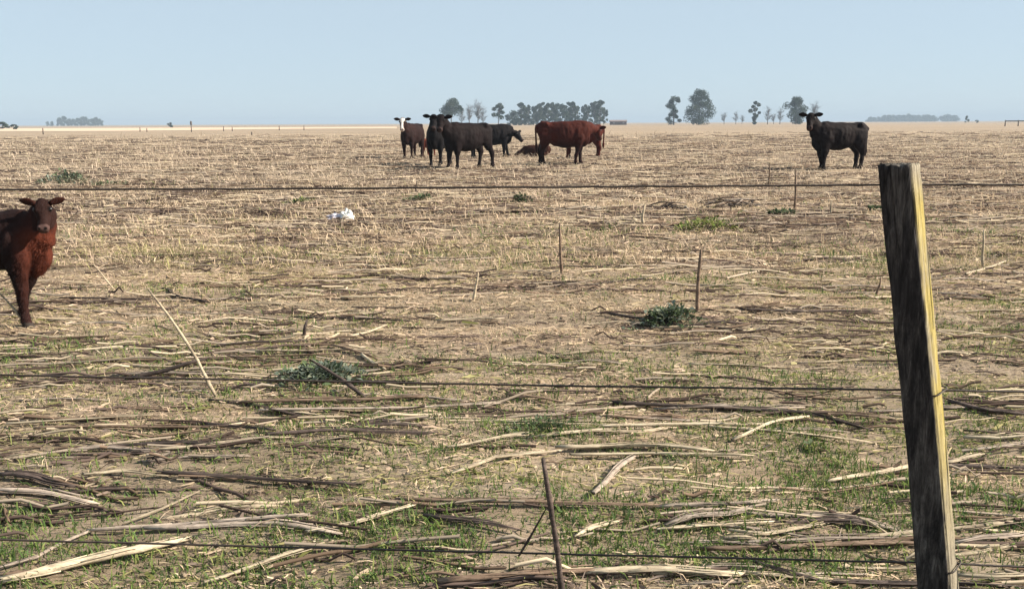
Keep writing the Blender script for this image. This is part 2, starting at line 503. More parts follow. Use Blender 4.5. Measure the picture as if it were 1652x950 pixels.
# ------------------------------------------------------------------ stalks lying on the field
def stalk_mesh(name, pts, r, seg=7, taper=.75, wob=.25, flat=.8, nodes=True, lift=True, n=None, split=0):
    """one dry crop stalk through the given points (bent where they bend), with swollen joints"""
    pts = [Vector(p) for p in pts]
    L = sum((b - a).length for a, b in zip(pts, pts[1:]))
    n = n or max(6, min(26, int(L / .05)))
    out = []
    for i in range(n + 1):
        s = L * i / n; acc = 0
        for a, b in zip(pts, pts[1:]):
            d = (b - a).length
            if s <= acc + d + 1e-9 or b is pts[-1]:
                out.append(a.lerp(b, min(1, max(0, (s - acc) / max(d, 1e-6))))); break
            acc += d
    ph = random.random() * 9; ax = random.uniform(.2, .8) * r
    side = (pts[-1] - pts[0]).cross(Vector((0, 0, 1)))
    side = side.normalized() if side.length > 1e-6 else Vector((1, 0, 0))
    rads = []
    for i, p in enumerate(out):
        u = i / n
        p += side * (ax * math.sin(ph + u * 5.3)) + Vector((0, 0, 1)) * (ax * .5 * math.sin(ph * 2 + u * 7))
        rr = r * (1 - (1 - taper) * u) * (1 + .12 * (random.random() - .5))
        if nodes and i % 5 == 2: rr *= 1.22
        rads.append(rr)
    rads[0] *= .85; rads[-1] *= .7
    if lift:
        for p, rr in zip(out, rads): p.z = max(p.z, hz1(p.x, p.y) + rr * .35)
    V, F = tube(out, rads, seg, wob, True, flat)
    tt0 = (out[1] - out[0]).normalized(); tt1 = (out[-1] - out[-2]).normalized()
    for k in range(seg):                                  # torn ends
        V[k] -= tt0 * r * random.uniform(0, 3.0); V[len(V) - seg + k] += tt1 * r * random.uniform(0, 4.0)
    if split:
        for q in range(split):                            # peeling strips and fibres that belong to the stalk
            a = random.randrange(0, max(1, len(out) - 4)); b = min(len(out), a + random.randrange(4, 4 + len(out) // 2))
            off = Vector((random.uniform(-.4, .4) * r, random.uniform(-2.4, 2.4) * r, random.uniform(-.2, .7) * r))
            end = Vector((0, random.uniform(-1.6, 1.6) * r, random.uniform(-.3, .8) * r))
            pp = [p + off + end * (i / max(1, b - a)) for i, p in enumerate(out[a:b])]
            if len(pp) < 3: continue
            V2, F2 = tube(pp, [r * random.uniform(.12, .38) * (1 - .5 * abs(2 * i / len(pp) - 1)) for i in range(len(pp))], 5, .4, True, .75)
            o = len(V); V += V2; F += [tuple(i + o for i in f) for f in F2]
    return pymesh(name, V, F)

STALKS = [
 # points in the view, width in pixels, tone, lift at the ends, label
 ([(15, 689), (130, 682), (245, 675)], 7, 'cream', 'long pale stalk at the left edge below the second wire'),
 ([(435, 706), (560, 701), (692, 704)], 13, 'dark', 'thick rotten dark stalk left of the green patch in mid field'),
 ([(395, 656), (540, 650), (680, 646)], 11, 'brown', 'brown stalk just below the wire behind the leafy weed'),
 ([(425, 671), (610, 664), (802, 657)], 9, 'grey', 'long grey-tan stalk parallel to the brown one in mid field'),
 ([(258, 769), (400, 776), (575, 790)], 11, 'dark', 'long black rotten stalk on the left foreground'),
 ([(0, 773), (60, 779), (115, 792)], 16, 'dark', 'thick blackened stalk bundle cut by the left edge'),
 ([(0, 796), (80, 803), (150, 817)], 13, 'grey', 'grey split stalk under the blackened bundle at left'),
 ([(203, 852), (262, 826), (318, 801)], 9, 'cream', 'short pale stalk slanting up to the right at left foreground'),
 ([(12, 945), (150, 912), (285, 883)], 22, 'cream', 'broad pale bark-like stalk in the bottom left corner'),
 ([(150, 864), (320, 850), (492, 838)], 8, 'grey', 'thin grey stalk crossing green grass left of centre'),
 ([(500, 864), (580, 848), (662, 823)], 9, 'cream', 'pale stalk curving up just above the lowest wire, centre left'),
 ([(335, 944), (420, 918), (512, 884)], 10, 'cream', 'pale stalk slanting under the lowest wire near bottom centre left'),
 ([(733, 768), (800, 744), (900, 733)], 9, 'cream', 'pale bent stalk leading into the brightest stalk pair'),
 ([(905, 728), (1010, 724), (1140, 733)], 13, 'cream', 'brightest cream stalk lying level at right of centre'),
 ([(925, 739), (1040, 738), (1205, 740)], 9, 'cream', 'cream stalk lying just in front of the brightest one'),
 ([(957, 801), (990, 770), (1022, 744)], 13, 'grey', 'stubby grey-pink stalk slanting up below the bright pair'),
 ([(718, 948), (840, 934), (957, 930)], 18, 'brown', 'thick brown-tipped stalk at bottom centre behind the thin stake'),
 ([(955, 929), (1060, 930), (1178, 934)], 19, 'cream', 'thick cream stalk with a cut end at bottom right of centre'),
 ([(1075, 852), (1130, 842), (1196, 828)], 15, 'grey', 'flat grey split stalk at lower right of centre'),
 ([(1066, 860), (1150, 853), (1245, 848)], 6, 'cream', 'thin cream stalk just under the grey split one'),
 ([(1135, 893), (1300, 888), (1480, 884)], 13, 'brown', 'brown rotten stalk running level to the post foot'),
 ([(1210, 880), (1340, 876), (1475, 874)], 10, 'grey', 'grey stalk above the brown rotten one left of the post'),
 ([(1205, 908), (1250, 924), (1330, 945)], 12, 'dark', 'twisted black stick at the bottom left of the post'),
 ([(1338, 783), (1400, 770), (1470, 757)], 9, 'cream', 'pale stalk rising toward the post from the left'),
 ([(1525, 752), (1550, 747), (1580, 740)], 8, 'cream', 'short pale stalk pointing right from the post'),
 ([(992, 655), (1180, 664), (1300, 672), (1395, 697)], 11, 'dark', 'long dark branch bending down left of the post'),
 ([(975, 694), (1070, 690), (1185, 691)], 8, 'cream', 'thin pale stalk under the dark branch'),
 ([(1185, 712), (1240, 690), (1300, 676)], 7, 'cream', 'pale stalk crossing the dark branch on a slant'),
 ([(1543, 882), (1600, 874), (1660, 868)], 10, 'grey', 'grey stalk right of the post foot at the right edge'),
 ([(1560, 712), (1610, 712), (1660, 710)], 8, 'cream', 'pale stalk right of the post in line with its middle'),
 ([(1560, 700), (1610, 704), (1660, 703)], 6, 'brown', 'thin brown stalk behind the pale one right of the post'),
 ([(1535, 655), (1590, 668), (1660, 676)], 12, 'dark', 'dark stalk at the right edge below the second wire'),
 ([(1545, 935), (1600, 938), (1660, 936)], 8, 'cream', 'cream stalk in the bottom right corner'),
 ([(643, 812), (800, 815), (1062, 821)], 8, 'brown', 'long thin brown stalk behind the thin stake'),
 ([(1062, 824), (1150, 819), (1250, 814)], 9, 'grey', 'grey stalk continuing the brown line right of the stake'),
 ([(690, 838), (760, 848), (835, 860)], 11, 'dark', 'short dark stick just left of the thin stake'),
 ([(725, 726), (785, 716), (852, 705)], 7, 'cream', 'pale slanting stalk under the mid field green patch'),
 ([(930, 872), (955, 858), (990, 850)], 10, 'cream', 'short pale curled husk above the lowest wire, right of the stake'),
 ([(540, 562), (580, 572), (606, 583)], 6, 'brown', 'brown twig lying behind the leafy weed below centre'),
 ([(585, 577), (600, 588), (618, 599)], 6, 'cream', 'short pale twig at the end of the brown twig'),
 ([(480, 516), (560, 517), (655, 522)], 5, 'dark', 'thin dark stalk lying level in mid field, centre left'),
 ([(563, 547), (595, 540), (622, 529)], 5, 'cream', 'small pale slanting stalk near the field centre'),
 ([(555, 484), (600, 483), (648, 483)], 5, 'cream', 'thin bright stalk lying level, left of centre field'),
 ([(708, 521), (760, 519), (808, 517)], 5, 'cream', 'thin bright stalk lying level, near the centre'),
 ([(1560, 446), (1590, 436), (1625, 420)], 5, 'pale', 'pale stalk slanting beside the upright stub right of the post'),
 ([(250, 467), (290, 477), (335, 492)], 6, 'dark', 'dark twig behind the leaning straw on the left'),
 ([(100, 484), (160, 485), (245, 487)], 5, 'dark', 'thin dark stalk right of the near calf hoof'),
 ([(980, 430), (1040, 427), (1120, 428)], 4, 'brown', 'thin brown stalk left of the tall upright stub'),
 ([(1200, 503), (1290, 505), (1420, 507)], 6, 'dark', 'dark level stalk left of the post at weed height'),
 ([(985, 511), (1080, 526), (1190, 530)], 6, 'dark', 'dark stick lying in front of the grey-green weed'),
 ([(150, 860), (60, 905), (0, 922)], 9, 'grey', 'grey stalk curving to the left edge above the broad bark'),
 ([(0, 935), (45, 930), (90, 925)], 12, 'brown', 'short brown stalk in the far bottom left corner'),
 ([(1400, 905), (1440, 912), (1478, 925)], 10, 'brown', 'crooked brown piece touching the post foot'),
 ([(140, 770), (200, 768), (262, 772)], 8, 'pale', 'short cream stalk left of the long black one'),
 ([(330, 690), (400, 694), (440, 700)], 7, 'dark', 'dark twig ahead of the thick rotten stalk'),
 ([(60, 697), (180, 693), (330, 695)], 7, 'brown', 'brown stalk in front of the long pale one at left'),
 ([(1180, 862), (1230, 868), (1330, 852)], 9, 'pale', 'bent pale stalk above the grey stalk left of the post'),
 ([(380, 580), (470, 577), (545, 570)], 5, 'brown', 'thin brown stalk behind the leafy weed left side'),
 ([(820, 640), (870, 648), (905, 652)], 6, 'brown', 'short brown twig below the second wire at centre'),
]
for pts, w, tone, label in STALKS:
    P = [gp(*p) for p in pts]
    mid = P[len(P) // 2]
    depth = math.hypot(mid.y, CAM_H)
    r = w / FPX * depth * .5 * (.64 if w > 8 else .85)
    P = [p + Vector((0, 0, r * .75 + .012)) for p in P]
    o = link('crop_stalk', stalk_mesh('crop_stalk', P, r, 8, random.uniform(.5, .9), .4, random.uniform(.65, .95), split=3 + int(w / 2.2)), M[tone])
    tag(o, label, 'stalk', 'fallen crop stalks')

# leaning and standing stubs
def stub(p0, p1, r, tone, label, name='upright_stub', cat='stub', grp='upright dry stubs in the field', fwd=0.0):
    o = link(name, stalk_mesh(name, [p0 - Vector((0, 0, .03)), p0.lerp(p1, .5) + Vector((random.uniform(-1, 1) * r, 0, 0)), p1], r, 7, .7, .2, 1, lift=False), M[tone])
    tag(o, label, cat, grp)

def top_of(px, py, base):
    return on_plane(px, py, base.y)

for bx, by, tx, ty, w, tone, label in [
    (1125, 502, 1130, 412, 7, 'brown', 'tall brown stub beside the grey-green weed'),
    (907, 442, 903, 368, 5, 'brown', 'thin brown stub standing in the field below the red cow'),
    (1282, 338, 1284, 278, 4, 'brown', 'thin stub standing left of the lone dark cow below the top wire'),
    (1587, 432, 1586, 378, 5, 'pale', 'cream stub standing right of the post'),
    (762, 486, 771, 446, 5, 'pale', 'short pale leaning stub near the field centre'),
    (1412, 478, 1420, 452, 4, 'brown', 'short leaning stub just left of the post'),
    (1038, 362, 1039, 338, 5, 'pale', 'very short cream stub behind the green tuft'),
    (1240, 302, 1241, 268, 3, 'brown', 'faint far stub left of the lone dark cow feet'),
    (488, 542, 494, 523, 7, 'dark', 'short dark stump of a stub left of centre'),
    (1340, 352, 1341, 330, 4, 'pale', 'little pale stub behind the top wire left of the post'),
    (672, 312, 672, 297, 3, 'dark', 'tiny dark stub behind the dark cows weed')]:
    b = gp(bx, by); t = top_of(tx, ty, b)
    stub(b, t, w / FPX * b.y * .5, tone, label)

def leaning_straw():
    b = gp(350, 640); t = on_plane(244, 472, b.y + .12); k = b.lerp(t, .34) + Vector((.014, 0, .012))
    o = link('leaning_straw', stalk_mesh('leaning_straw', [b, k, t], .0085, 7, .6, .2, 1, lift=False), M['pale'])
    tag(o, 'long pale straw leaning up to the left in front of the calf', 'straw')
    b = gp(212, 617); t = on_plane(318, 583, b.y + .06)
    o = link('leaning_twig', stalk_mesh('leaning_twig', [b + Vector((0, 0, .015)), b.lerp(t, .5) + Vector((0, 0, .012)), t], .013, 7, .8, .2, 1, lift=False), M['dark'])
    tag(o, 'dark twig propped against the long leaning straw', 'twig')
    b = gp(185, 468); t = on_plane(152, 428, b.y + .03)
    o = link('leaning_straw', stalk_mesh('leaning_straw', [b, b.lerp(t, .5), t], .006, 7, .7, .2, 1, lift=False), M['pale'])
    tag(o, 'short straw leaning left, right of the near calf', 'straw')
    b = gp(38, 518); t = on_plane(-6, 466, b.y + .06)
    o = link('leaning_straw', stalk_mesh('leaning_straw', [b, b.lerp(t, .5), t], .008, 7, .7, .2, 1, lift=False), M['pale'])
    tag(o, 'yellowish straw at the left edge behind the calf hoof', 'straw')
    b = gp(590, 642); t = on_plane(508, 586, b.y + .1)
    o = link('leaning_stick', stalk_mesh('leaning_stick', [b, b.lerp(t, .5) + Vector((.01, 0, .01)), t], .012, 8, .6, .3, 1, lift=False), M['dark'])
    tag(o, 'dark grey stick leaning across the leafy weed', 'stick')
    # the thin stake at the fence
    Y = 2.18
    t = on_plane(879, 757, Y); b = on_plane(908, 972, Y); d = (b - t).normalized(); b = t + d * ((t.z + .05) / -d.z)
    o = link('thin_stake', stalk_mesh('thin_stake', [b, b.lerp(t, .55) + Vector((.004, 0, 0)), t], .0088, 9, .72, .18, 1, lift=False, n=22), M['dark'])
    tag(o, 'thin brown stake standing before the lowest wire', 'stake')
    a = on_plane(880, 822, Y + .02); c = on_plane(838, 895, Y + .10)
    o = link('thin_twig', stalk_mesh('thin_twig', [c, a.lerp(c, .5), a], .0035, 6, .7, .2, 1, lift=False), M['dark'])
    tag(o, 'thin black twig slanting down left from the stake', 'twig')
leaning_straw()

# smaller stalks that nothing tells apart
def loose_stalks():
    base = []
    for v in range(14):
        L = 1.0
        me = stalk_mesh('loose_stalk', [(-.5, 0, 0), (-.1, random.uniform(-.03, .03), random.uniform(0, .02)), (.2, random.uniform(-.04, .04), .01), (.5, 0, 0)], .009, 6, .7, .45, .75, lift=False, n=9, split=4)
        base.append(me)
    tones = ['pale', 'grey', 'brown', 'dark']
    meshes = {}
    for v, me in enumerate(base):
        for t in tones:
            m2 = me.copy(); m2.materials.append(M[t]); meshes[(v, t)] = m2
    n = 0; tries = 0; bins = {}
    while n < 215 and tries < 4000:
        tries += 1
        y = 2.0 * (13.0 / 2.0) ** random.random()
        x = random.uniform(-1, 1) * (.62 * y)
        if vnoise(np.array([x * .7]), np.array([y * 2.4]), 91)[0] < .38: continue
        L = random.uniform(.18, .65) * (1 + .04 * y); a = random.gauss(0, .12) if random.random() < .88 else random.uniform(-.42, .42)
        tone = random.choices(tones, [3, 2.6, 2.6, 2.0])[0]
        o = bpy.data.objects.new('loose_stalk', meshes[(random.randrange(14), tone)])
        COL.objects.link(o)
        dx, dy = math.cos(a) * L * .45, math.sin(a) * L * .45
        z0, z1 = hz1(x - dx, y - dy), hz1(x + dx, y + dy); zc = max((z0 + z1) / 2, hz1(x, y)) + .001
        o.location = (x, y, zc)
        th = random.uniform(.55, 1.25)
        o.rotation_euler = (random.uniform(0, 6.28) * 0, -math.atan2(z1 - z0, L * .9), a)
        o.scale = (L, th, th)
        u = x / (.59 * y)
        side = ['far left', 'left', 'middle', 'right', 'far right'][min(4, max(0, int((u + 1) * 2.5)))]
        row = 'foreground' if y < 3.2 else 'near field' if y < 5 else 'mid field' if y < 8 else 'field beyond the weeds'
        bins.setdefault((tone, side, row), []).append((L, o)); n += 1
    words = ['longest', 'second longest', 'third longest', 'fourth longest', 'fifth longest', 'sixth longest', 'seventh longest', 'eighth longest', 'ninth longest', 'tenth longest', 'eleventh longest', 'twelfth longest', 'thirteenth longest']
    tn = {'pale': 'cream', 'grey': 'grey-tan', 'brown': 'brown', 'dark': 'blackish'}
    for (tone, side, row), lst in bins.items():
        for i, (L, o) in enumerate(sorted(lst, key=lambda q: -q[0])):
            tag(o, f'{words[min(i, 12)]} loose {tn[tone]} stalk in the {side} of the {row}', 'stalk', 'small scattered stalks')
loose_stalks()

def stalk_debris(name, n, y0, y1, power, lmin, lmax, rad, label, grow, tints, w, spread=.14):
    x, y = field_points(n, y0, y1, power)
    n = len(x); k = rng.random(n) < np.clip(fnoise(x * .5, y * 2.2, 91, 2) * 2.6 - .75, .06, 1); x, y = x[k], y[k]; n = len(x)
    s = np.maximum(1, y / 5) ** grow
    L = (lmin + (lmax - lmin) * rng.random(n) ** 2) * s * .5
    R = rad * (.5 + rng.random(n)) * s
    az = np.where(rng.random(n) < .84, rng.normal(0, spread, n), rng.normal(0, .42, n))
    dx, dy = np.cos(az), np.sin(az); sx, sy = -dy, dx
    V = []
    for q, u in enumerate((-1, -.2, .45, 1)):
        off = rng.normal(0, .022, n) * L
        cx = x + dx * L * u + sx * off; cy = y + dy * L * u + sy * off
        cz = np.maximum(hz(cx, cy), hz(x, y) - .01) + R * .7 + np.abs(rng.normal(0, .012, n)) * s
        for kx, kz in ((-1, -.5), (1, -.5), (.0, 1)):
            V.append(np.stack([cx + sx * R * kx, cy + sy * R * kx, cz + R * kz], 1))
    V = np.stack(V, 1).reshape(-1, 3)
    b = np.arange(n)[:, None] * 12; Fs = []
    for q in range(3):
        for a_, b_ in ((0, 1), (1, 2), (2, 0)):
            Fs.append(b + np.array([[q * 3 + a_, q * 3 + b_, q * 3 + 3 + b_, q * 3 + 3 + a_]]))
    c = pick(tints, w, n) * (.75 + .5 * rng.random((n, 1)))
    o = link(name, fast_mesh(name, V, np.concatenate(Fs, 0), np.repeat(c, 12, 0), smooth=True), M['blade'])
    tag(o, label, None, None, 'stuff')
ST = [(.56, .46, .33), (.38, .31, .24), (.20, .14, .10), (.085, .06, .05), (.13, .095, .08)]
stalk_debris('stalk_litter', 9000, 1.6, 17, 1.05, .10, .6, .0055, 'thin broken stalks littering the near field along the old rows', .5, ST, [2.0, 2.0, 2.8, 3.2, 3.0])
stalk_debris('stalk_litter', 17000, 11, 110, 2.2, .2, .9, .006, 'stalk litter in level streaks over the far field', .5, ST, [1.6, 2, 2.8, 2.4, 2.8], .1)

# ------------------------------------------------------------------ fence
def post_material():
    m, nt, out = new_mat('old_post_wood')
    v = mapping(nt, (70, 70, 5.0)); g = noise_node(nt, 1.0, 8, .78, v, .6)
    v2 = mapping(nt, (7, 7, 3)); b = noise_node(nt, 1.0, 5, .65, v2)
    wood = ramp(nt, g.outputs[0], [(.28, (.005, .0045, .005)), (.46, (.014, .0125, .0135)), (.60, (.034, .031, .032)), (.76, (.12, .11, .105))])
    weath_lit = ramp(nt, g.outputs[0], [(.28, (.06, .05, .038)), (.5, (.22, .19, .14)), (.75, (.37, .33, .25))])
    lich = ramp(nt, g.outputs[0], [(.3, (.15, .115, .035)), (.5, (.31, .245, .07)), (.75, (.43, .37, .17))])
    v3 = mapping(nt, (16, 16, 5)); g3 = noise_node(nt, 1.0, 6, .7, v3, .5)
    gw = ramp(nt, g.outputs[0], [(.32, (.012, .011, .011)), (.5, (.07, .063, .060)), (.7, (.19, .175, .165))])
    wood = mixc(nt, ramp(nt, g3.outputs[0], [(.42, (0, 0, 0)), (.62, (.9, .9, .9))]), wood, gw)
    # shade painted into the wood tone; sunny side weathered and painted paler, lichen on the upper two thirds of it
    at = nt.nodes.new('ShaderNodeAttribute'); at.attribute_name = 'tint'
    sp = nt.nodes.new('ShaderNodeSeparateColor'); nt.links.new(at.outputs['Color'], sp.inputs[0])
    c = mixc(nt, sp.outputs[0], wood, weath_lit)
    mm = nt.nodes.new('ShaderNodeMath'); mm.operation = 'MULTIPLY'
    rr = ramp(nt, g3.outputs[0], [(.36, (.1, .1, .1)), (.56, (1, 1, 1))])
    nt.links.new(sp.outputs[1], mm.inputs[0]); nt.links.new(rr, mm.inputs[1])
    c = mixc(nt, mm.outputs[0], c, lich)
    principled(nt, out, c, .9, .15, bump(nt, g.outputs[0], .9, .006))
    return m
M['post'] = post_material()

POST_Y = 2.22
def make_post():
    top = on_plane(1453, 266, POST_Y); bot = on_plane(1512, 950, POST_Y)
    d = (bot - top).normalized(); base = top + d * ((top.z + .12) / -d.z)
    ax = (top - base); H = ax.length; ax.normalize()
    root = empty('fence_post', (base.x, base.y, base.z))
    # square section turned so that one corner points at the viewer's right
    a = math.radians(40)
    e1 = Vector((math.cos(a), -math.sin(a), 0)); e2 = Vector((math.sin(a), math.cos(a), 0))   # right face normal, back direction
    e1 = (e1 - ax * e1.dot(ax)).normalized(); e2 = (e2 - ax * e2.dot(ax)).normalized()
    wa, wb = .086, .088          # along the front face / along the right face
    seg = 96; rows = 120; V = []; F = []; C = []
    for j in range(rows + 1):
        t = j / rows; zz0 = t * H
        for k in range(seg):
            th = 2 * math.pi * k / seg
            c, s = math.cos(th), math.sin(th); nick = float(vnoise(np.array([zz0 * 14.0]), np.array([round(th / 1.5708) * 7.7]), 33)[0]); n = 3.2 + 10.0 * nick
            q = (abs(c) ** n + abs(s) ** n) ** (-1 / n)
            u, v = c * q, s * q
            zz = t * H
            gr = float(vnoise(np.array([k * .6]), np.array([zz * 2.2]), 21)[0]) - .5
            gr2 = float(vnoise(np.array([k * .16]), np.array([zz * 4.0]), 22)[0]) - .5
            crack = max(0, float(vnoise(np.array([k * .42 + zz * .5]), np.array([zz * 1.3]), 29)[0]) - .74) * 1.1
            bow = .004 * math.sin(zz * 3.1)
            sc = 1 + .06 * gr + .06 * gr2 - .05 * (t - .5) - crack
            x = u * wa / 2 * sc + bow; y = v * wb / 2 * sc
            if t > .9:
                rag = float(vnoise(np.array([k * .38]), np.array([3.3]), 24)[0])
                rag += .30 * float(np.clip(u - .85, 0, 1)) * 6 * (1 if v < -.2 else .2)
                zz = H * .9 + (zz - H * .9) * (1 + (rag - .5) * .085)
            if t > .9: zz -= (x * e1.z + y * e2.z) / ax.z * (t - .9) / .1
            V.append(e1 * x + e2 * y + ax * zz)
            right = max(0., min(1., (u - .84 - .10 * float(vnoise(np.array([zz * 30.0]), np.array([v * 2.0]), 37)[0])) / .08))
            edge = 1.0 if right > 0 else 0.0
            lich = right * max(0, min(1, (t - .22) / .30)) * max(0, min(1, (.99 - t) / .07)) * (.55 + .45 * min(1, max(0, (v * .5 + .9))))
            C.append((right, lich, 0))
    for j in range(rows):
        for k in range(seg):
            p = j * seg + k; q = j * seg + (k + 1) % seg
            F.append((p, q, q + seg, p + seg))
    # rough end grain
    for ring, (f, dz) in enumerate(((.8, -.003), (.5, .004), (.2, -.002))):
        o = len(V)
        for k in range(seg):
            v = V[rows * seg + k]; cz = ax * (v.dot(ax)); ctr = ax * (H * .9995 + dz * 1.5)
            V.append(ctr.lerp(v, f)); C.append((.15, 0, 0))
        prev = rows * seg if ring == 0 else o - seg
        for k in range(seg): F.append((prev + k, prev + (k + 1) % seg, o + (k + 1) % seg, o + k))
    F.append(tuple(len(V) - seg + k for k in range(seg)))
    me = pymesh('post', V, F); set_cols(me, np.array(C))
    link('post', me, M['post'], root)
    # knot hollow rim on the dark face
    kz = H * .31
    return root, base, ax, e1, e2, H
post, PB, PA, PE1, PE2, PH = make_post()
tag(post, 'old squared wooden fence post with yellow lichen on its sunlit side', 'fence post')

def post_point(py):
    """centre of the post at this height in the view"""
    px = 1452 + (py - 266) * (60 / 684)
    return on_plane(px + 8, py, POST_Y)

WIRES = [
 ([(-260, 307), (0, 306), (420, 305), (900, 302), (1200, 300)], 298, [(1652, 298), (1900, 299)], .0030, 'topmost fence wire stretched across the field view'),
 ([(-260, 600), (0, 605), (420, 613), (900, 622), (1200, 626)], 629, [(1652, 632), (1900, 635)], .0030, 'middle fence wire passing the post at half height'),
 ([(-260, 862), (0, 870), (420, 881), (900, 893), (1200, 900)], 908, [(1652, 914), (1900, 916)], .0030, 'lowest fence wire just above the foreground grass'),
]
for li, (left, pyp, right, r, label) in enumerate(WIRES):
    pts = []
    for px, py in left: pts.append(on_plane(px, py, POST_Y + (1460 - px) / 1460 * .14))
    pts.append(post_point(pyp))
    for px, py in right: pts.append(on_plane(px, py, POST_Y + (1460 - px) / 1460 * .14))
    fine = []
    for a, b in zip(pts, pts[1:]):
        for i in range(10): fine.append(a.lerp(b, i / 10) + Vector((0, 0, random.uniform(-.0009, .0009))))
    fine.append(pts[-1])
    me = pymesh('fence_wire', *tube(fine, [r] * len(fine), 6))
    tag(link('fence_wire', me, M['wire']), label, 'wire', 'fence wires')
    # tie of thin wire round the post's sunlit corner
    c = post_point(pyp) - PB
    tie = []
    for i in range(15):
        th = math.radians(-75 + i * 10)
        u, v = math.cos(th), math.sin(th); q = (abs(u) ** 7 + abs(v) ** 7) ** (-1 / 7)
        tie.append(c + PE1 * (u * q * .0465) + PE2 * (v * q * .0475) + PA * (.004 * math.sin(i * .4)))
    if li > 0:
        link('wire_tie', pymesh('wire_tie', *tube(tie, [.0022] * len(tie), 5)), M['wire'], post)

# ------------------------------------------------------------------ weeds and tufts
def leafy(name, loc, w, h, nleaf, cols, leaf, seed, label, grp='leafy weeds in the field', stems=True, dep=None):
    rs = np.random.default_rng(seed)
    root = empty(name, loc); dep = dep or w * .8
    n = nleaf
    # leaves gathered in clumps through a low dome
    nc = max(5, n // 26); cc = rs.normal(0, .37, (nc, 2)); cc = np.clip(cc, -1.1, 1.1)
    cid = rs.integers(0, nc, n)
    px = (cc[cid, 0] + rs.normal(0, .13, n)) * w * .5; py = (cc[cid, 1] + rs.normal(0, .13, n)) * dep * .5
    rr = np.sqrt((px / (w * .5)) ** 2 + (py / (dep * .5)) ** 2)
    topz = h * np.clip(1 - rr ** 2 * .75, .12, 1) * (.55 + .6 * rs.random(nc)[cid])
    pz = topz * rs.random(n) ** .6
    gz = hz(px + loc[0], py + loc[1]) - loc[2]
    P = np.stack([px, py, pz + gz + .005], 1)
    az = np.arctan2(py, px) + rs.normal(0, 1.0, n); el = rs.normal(.5, .45, n)
    d = np.stack([np.cos(az) * np.cos(el), np.sin(az) * np.cos(el), np.sin(el)], 1)
    s = np.stack([-np.sin(az), np.cos(az), rs.normal(0, .4, n)], 1); s /= np.linalg.norm(s, axis=1)[:, None]
    L = (leaf * (.3 + 1.3 * rs.random(n) ** 1.8))[:, None]; W = L * (.25 + .4 * rs.random((n, 1)))
    V = np.stack([P, P + d * L * .5 + s * W * .5 + [[0, 0, 1]] * L * .06, P + d * L - [[0, 0, 1]] * L * .12, P + d * L * .5 - s * W * .5 + [[0, 0, 1]] * L * .06], 1).reshape(-1, 3)
    b = np.arange(n)[:, None] * 4
    c = np.array(cols)[rs.integers(0, len(cols), n)] * (.7 + .6 * rs.random((n, 1)))
    link('foliage', fast_mesh('foliage', V, b + np.array([[0, 1, 2, 3]]), np.repeat(c, 4, 0)), M['leaf'], root)
    if stems:
        mb = MB()
        for i in range(9):
            a = rs.random() * 6.28; rr = rs.random() * .4
            x1, y1 = math.cos(a) * w * rr, math.sin(a) * dep * rr
            mb.tube([(x1 * .2, y1 * .2, -.01), (x1 * .6, y1 * .6, h * .4), (x1, y1, h * (.5 + .4 * rs.random()))], [.006, .005, .003], 5)
        link('stem', mb.mesh('stem'), M['brown'], root)
    return tag(root, label, 'weed', grp)

GG = [(.115, .14, .115), (.15, .175, .145), (.08, .10, .075), (.20, .215, .155)]
DG = [(.06, .085, .042), (.085, .115, .06), (.05, .07, .035), (.115, .14, .085)]
OG = [(.14, .17, .05), (.19, .21, .075), (.10, .14, .035), (.25, .24, .11)]
def weed_at(px0, px1, py, hpx, n, cols, leaf, seed, label, **k):
    c = gp((px0 + px1) / 2, py); w = abs(gp(px0, py).x - gp(px1, py).x)
    dep = math.hypot(c.y, CAM_H)
    leafy('weed', (c.x, c.y, c.z), w, hpx * .72 / FPX * dep, n, cols, leaf, seed, label, **k)
weed_at(1018, 1135, 522, 36, 1500, GG + DG + DG, .035, 1, 'dense grey-green weed at the foot of the tall stub')
weed_at(438, 590, 615, 36, 1700, GG + DG[:2], .034, 2, 'flat pale grey-green weed behind the second wire')
weed_at(66, 156, 299, 30, 900, DG + GG, .09, 3, 'low dark green bush far behind the near calf')
weed_at(150, 205, 301, 9, 220, DG, .08, 4, 'flat green patch right of the low dark bush', stems=False)
weed_at(820, 870, 332, 27, 420, DG + [(.06, .05, .045)], .06, 5, 'rounded dark weed behind the top wire below the lying calf')
weed_at(655, 702, 324, 15, 320, DG, .06, 6, 'small green weed behind the top wire below the dark pair')
weed_at(455, 520, 328, 10, 260, DG + OG, .06, 7, 'flat green weed left of the white bag')
weed_at(1090, 1200, 374, 24, 520, OG, .06, 8, 'bright green grassy weed in the right mid field')
weed_at(1235, 1295, 348, 13, 260, DG, .06, 9, 'low green weed at the foot of a thin stub, right field')
weed_at(1285, 1350, 727, 12, 200, DG + OG, .018, 10, 'small fresh green weed left of the post')
weed_at(805, 940, 694, 22, 520, DG, .018, 11, 'wide fresh green clover patch under the second wire', stems=False)
weed_at(1385, 1432, 343, 12, 180, DG, .06, 12, 'low green weed just left of the post top')

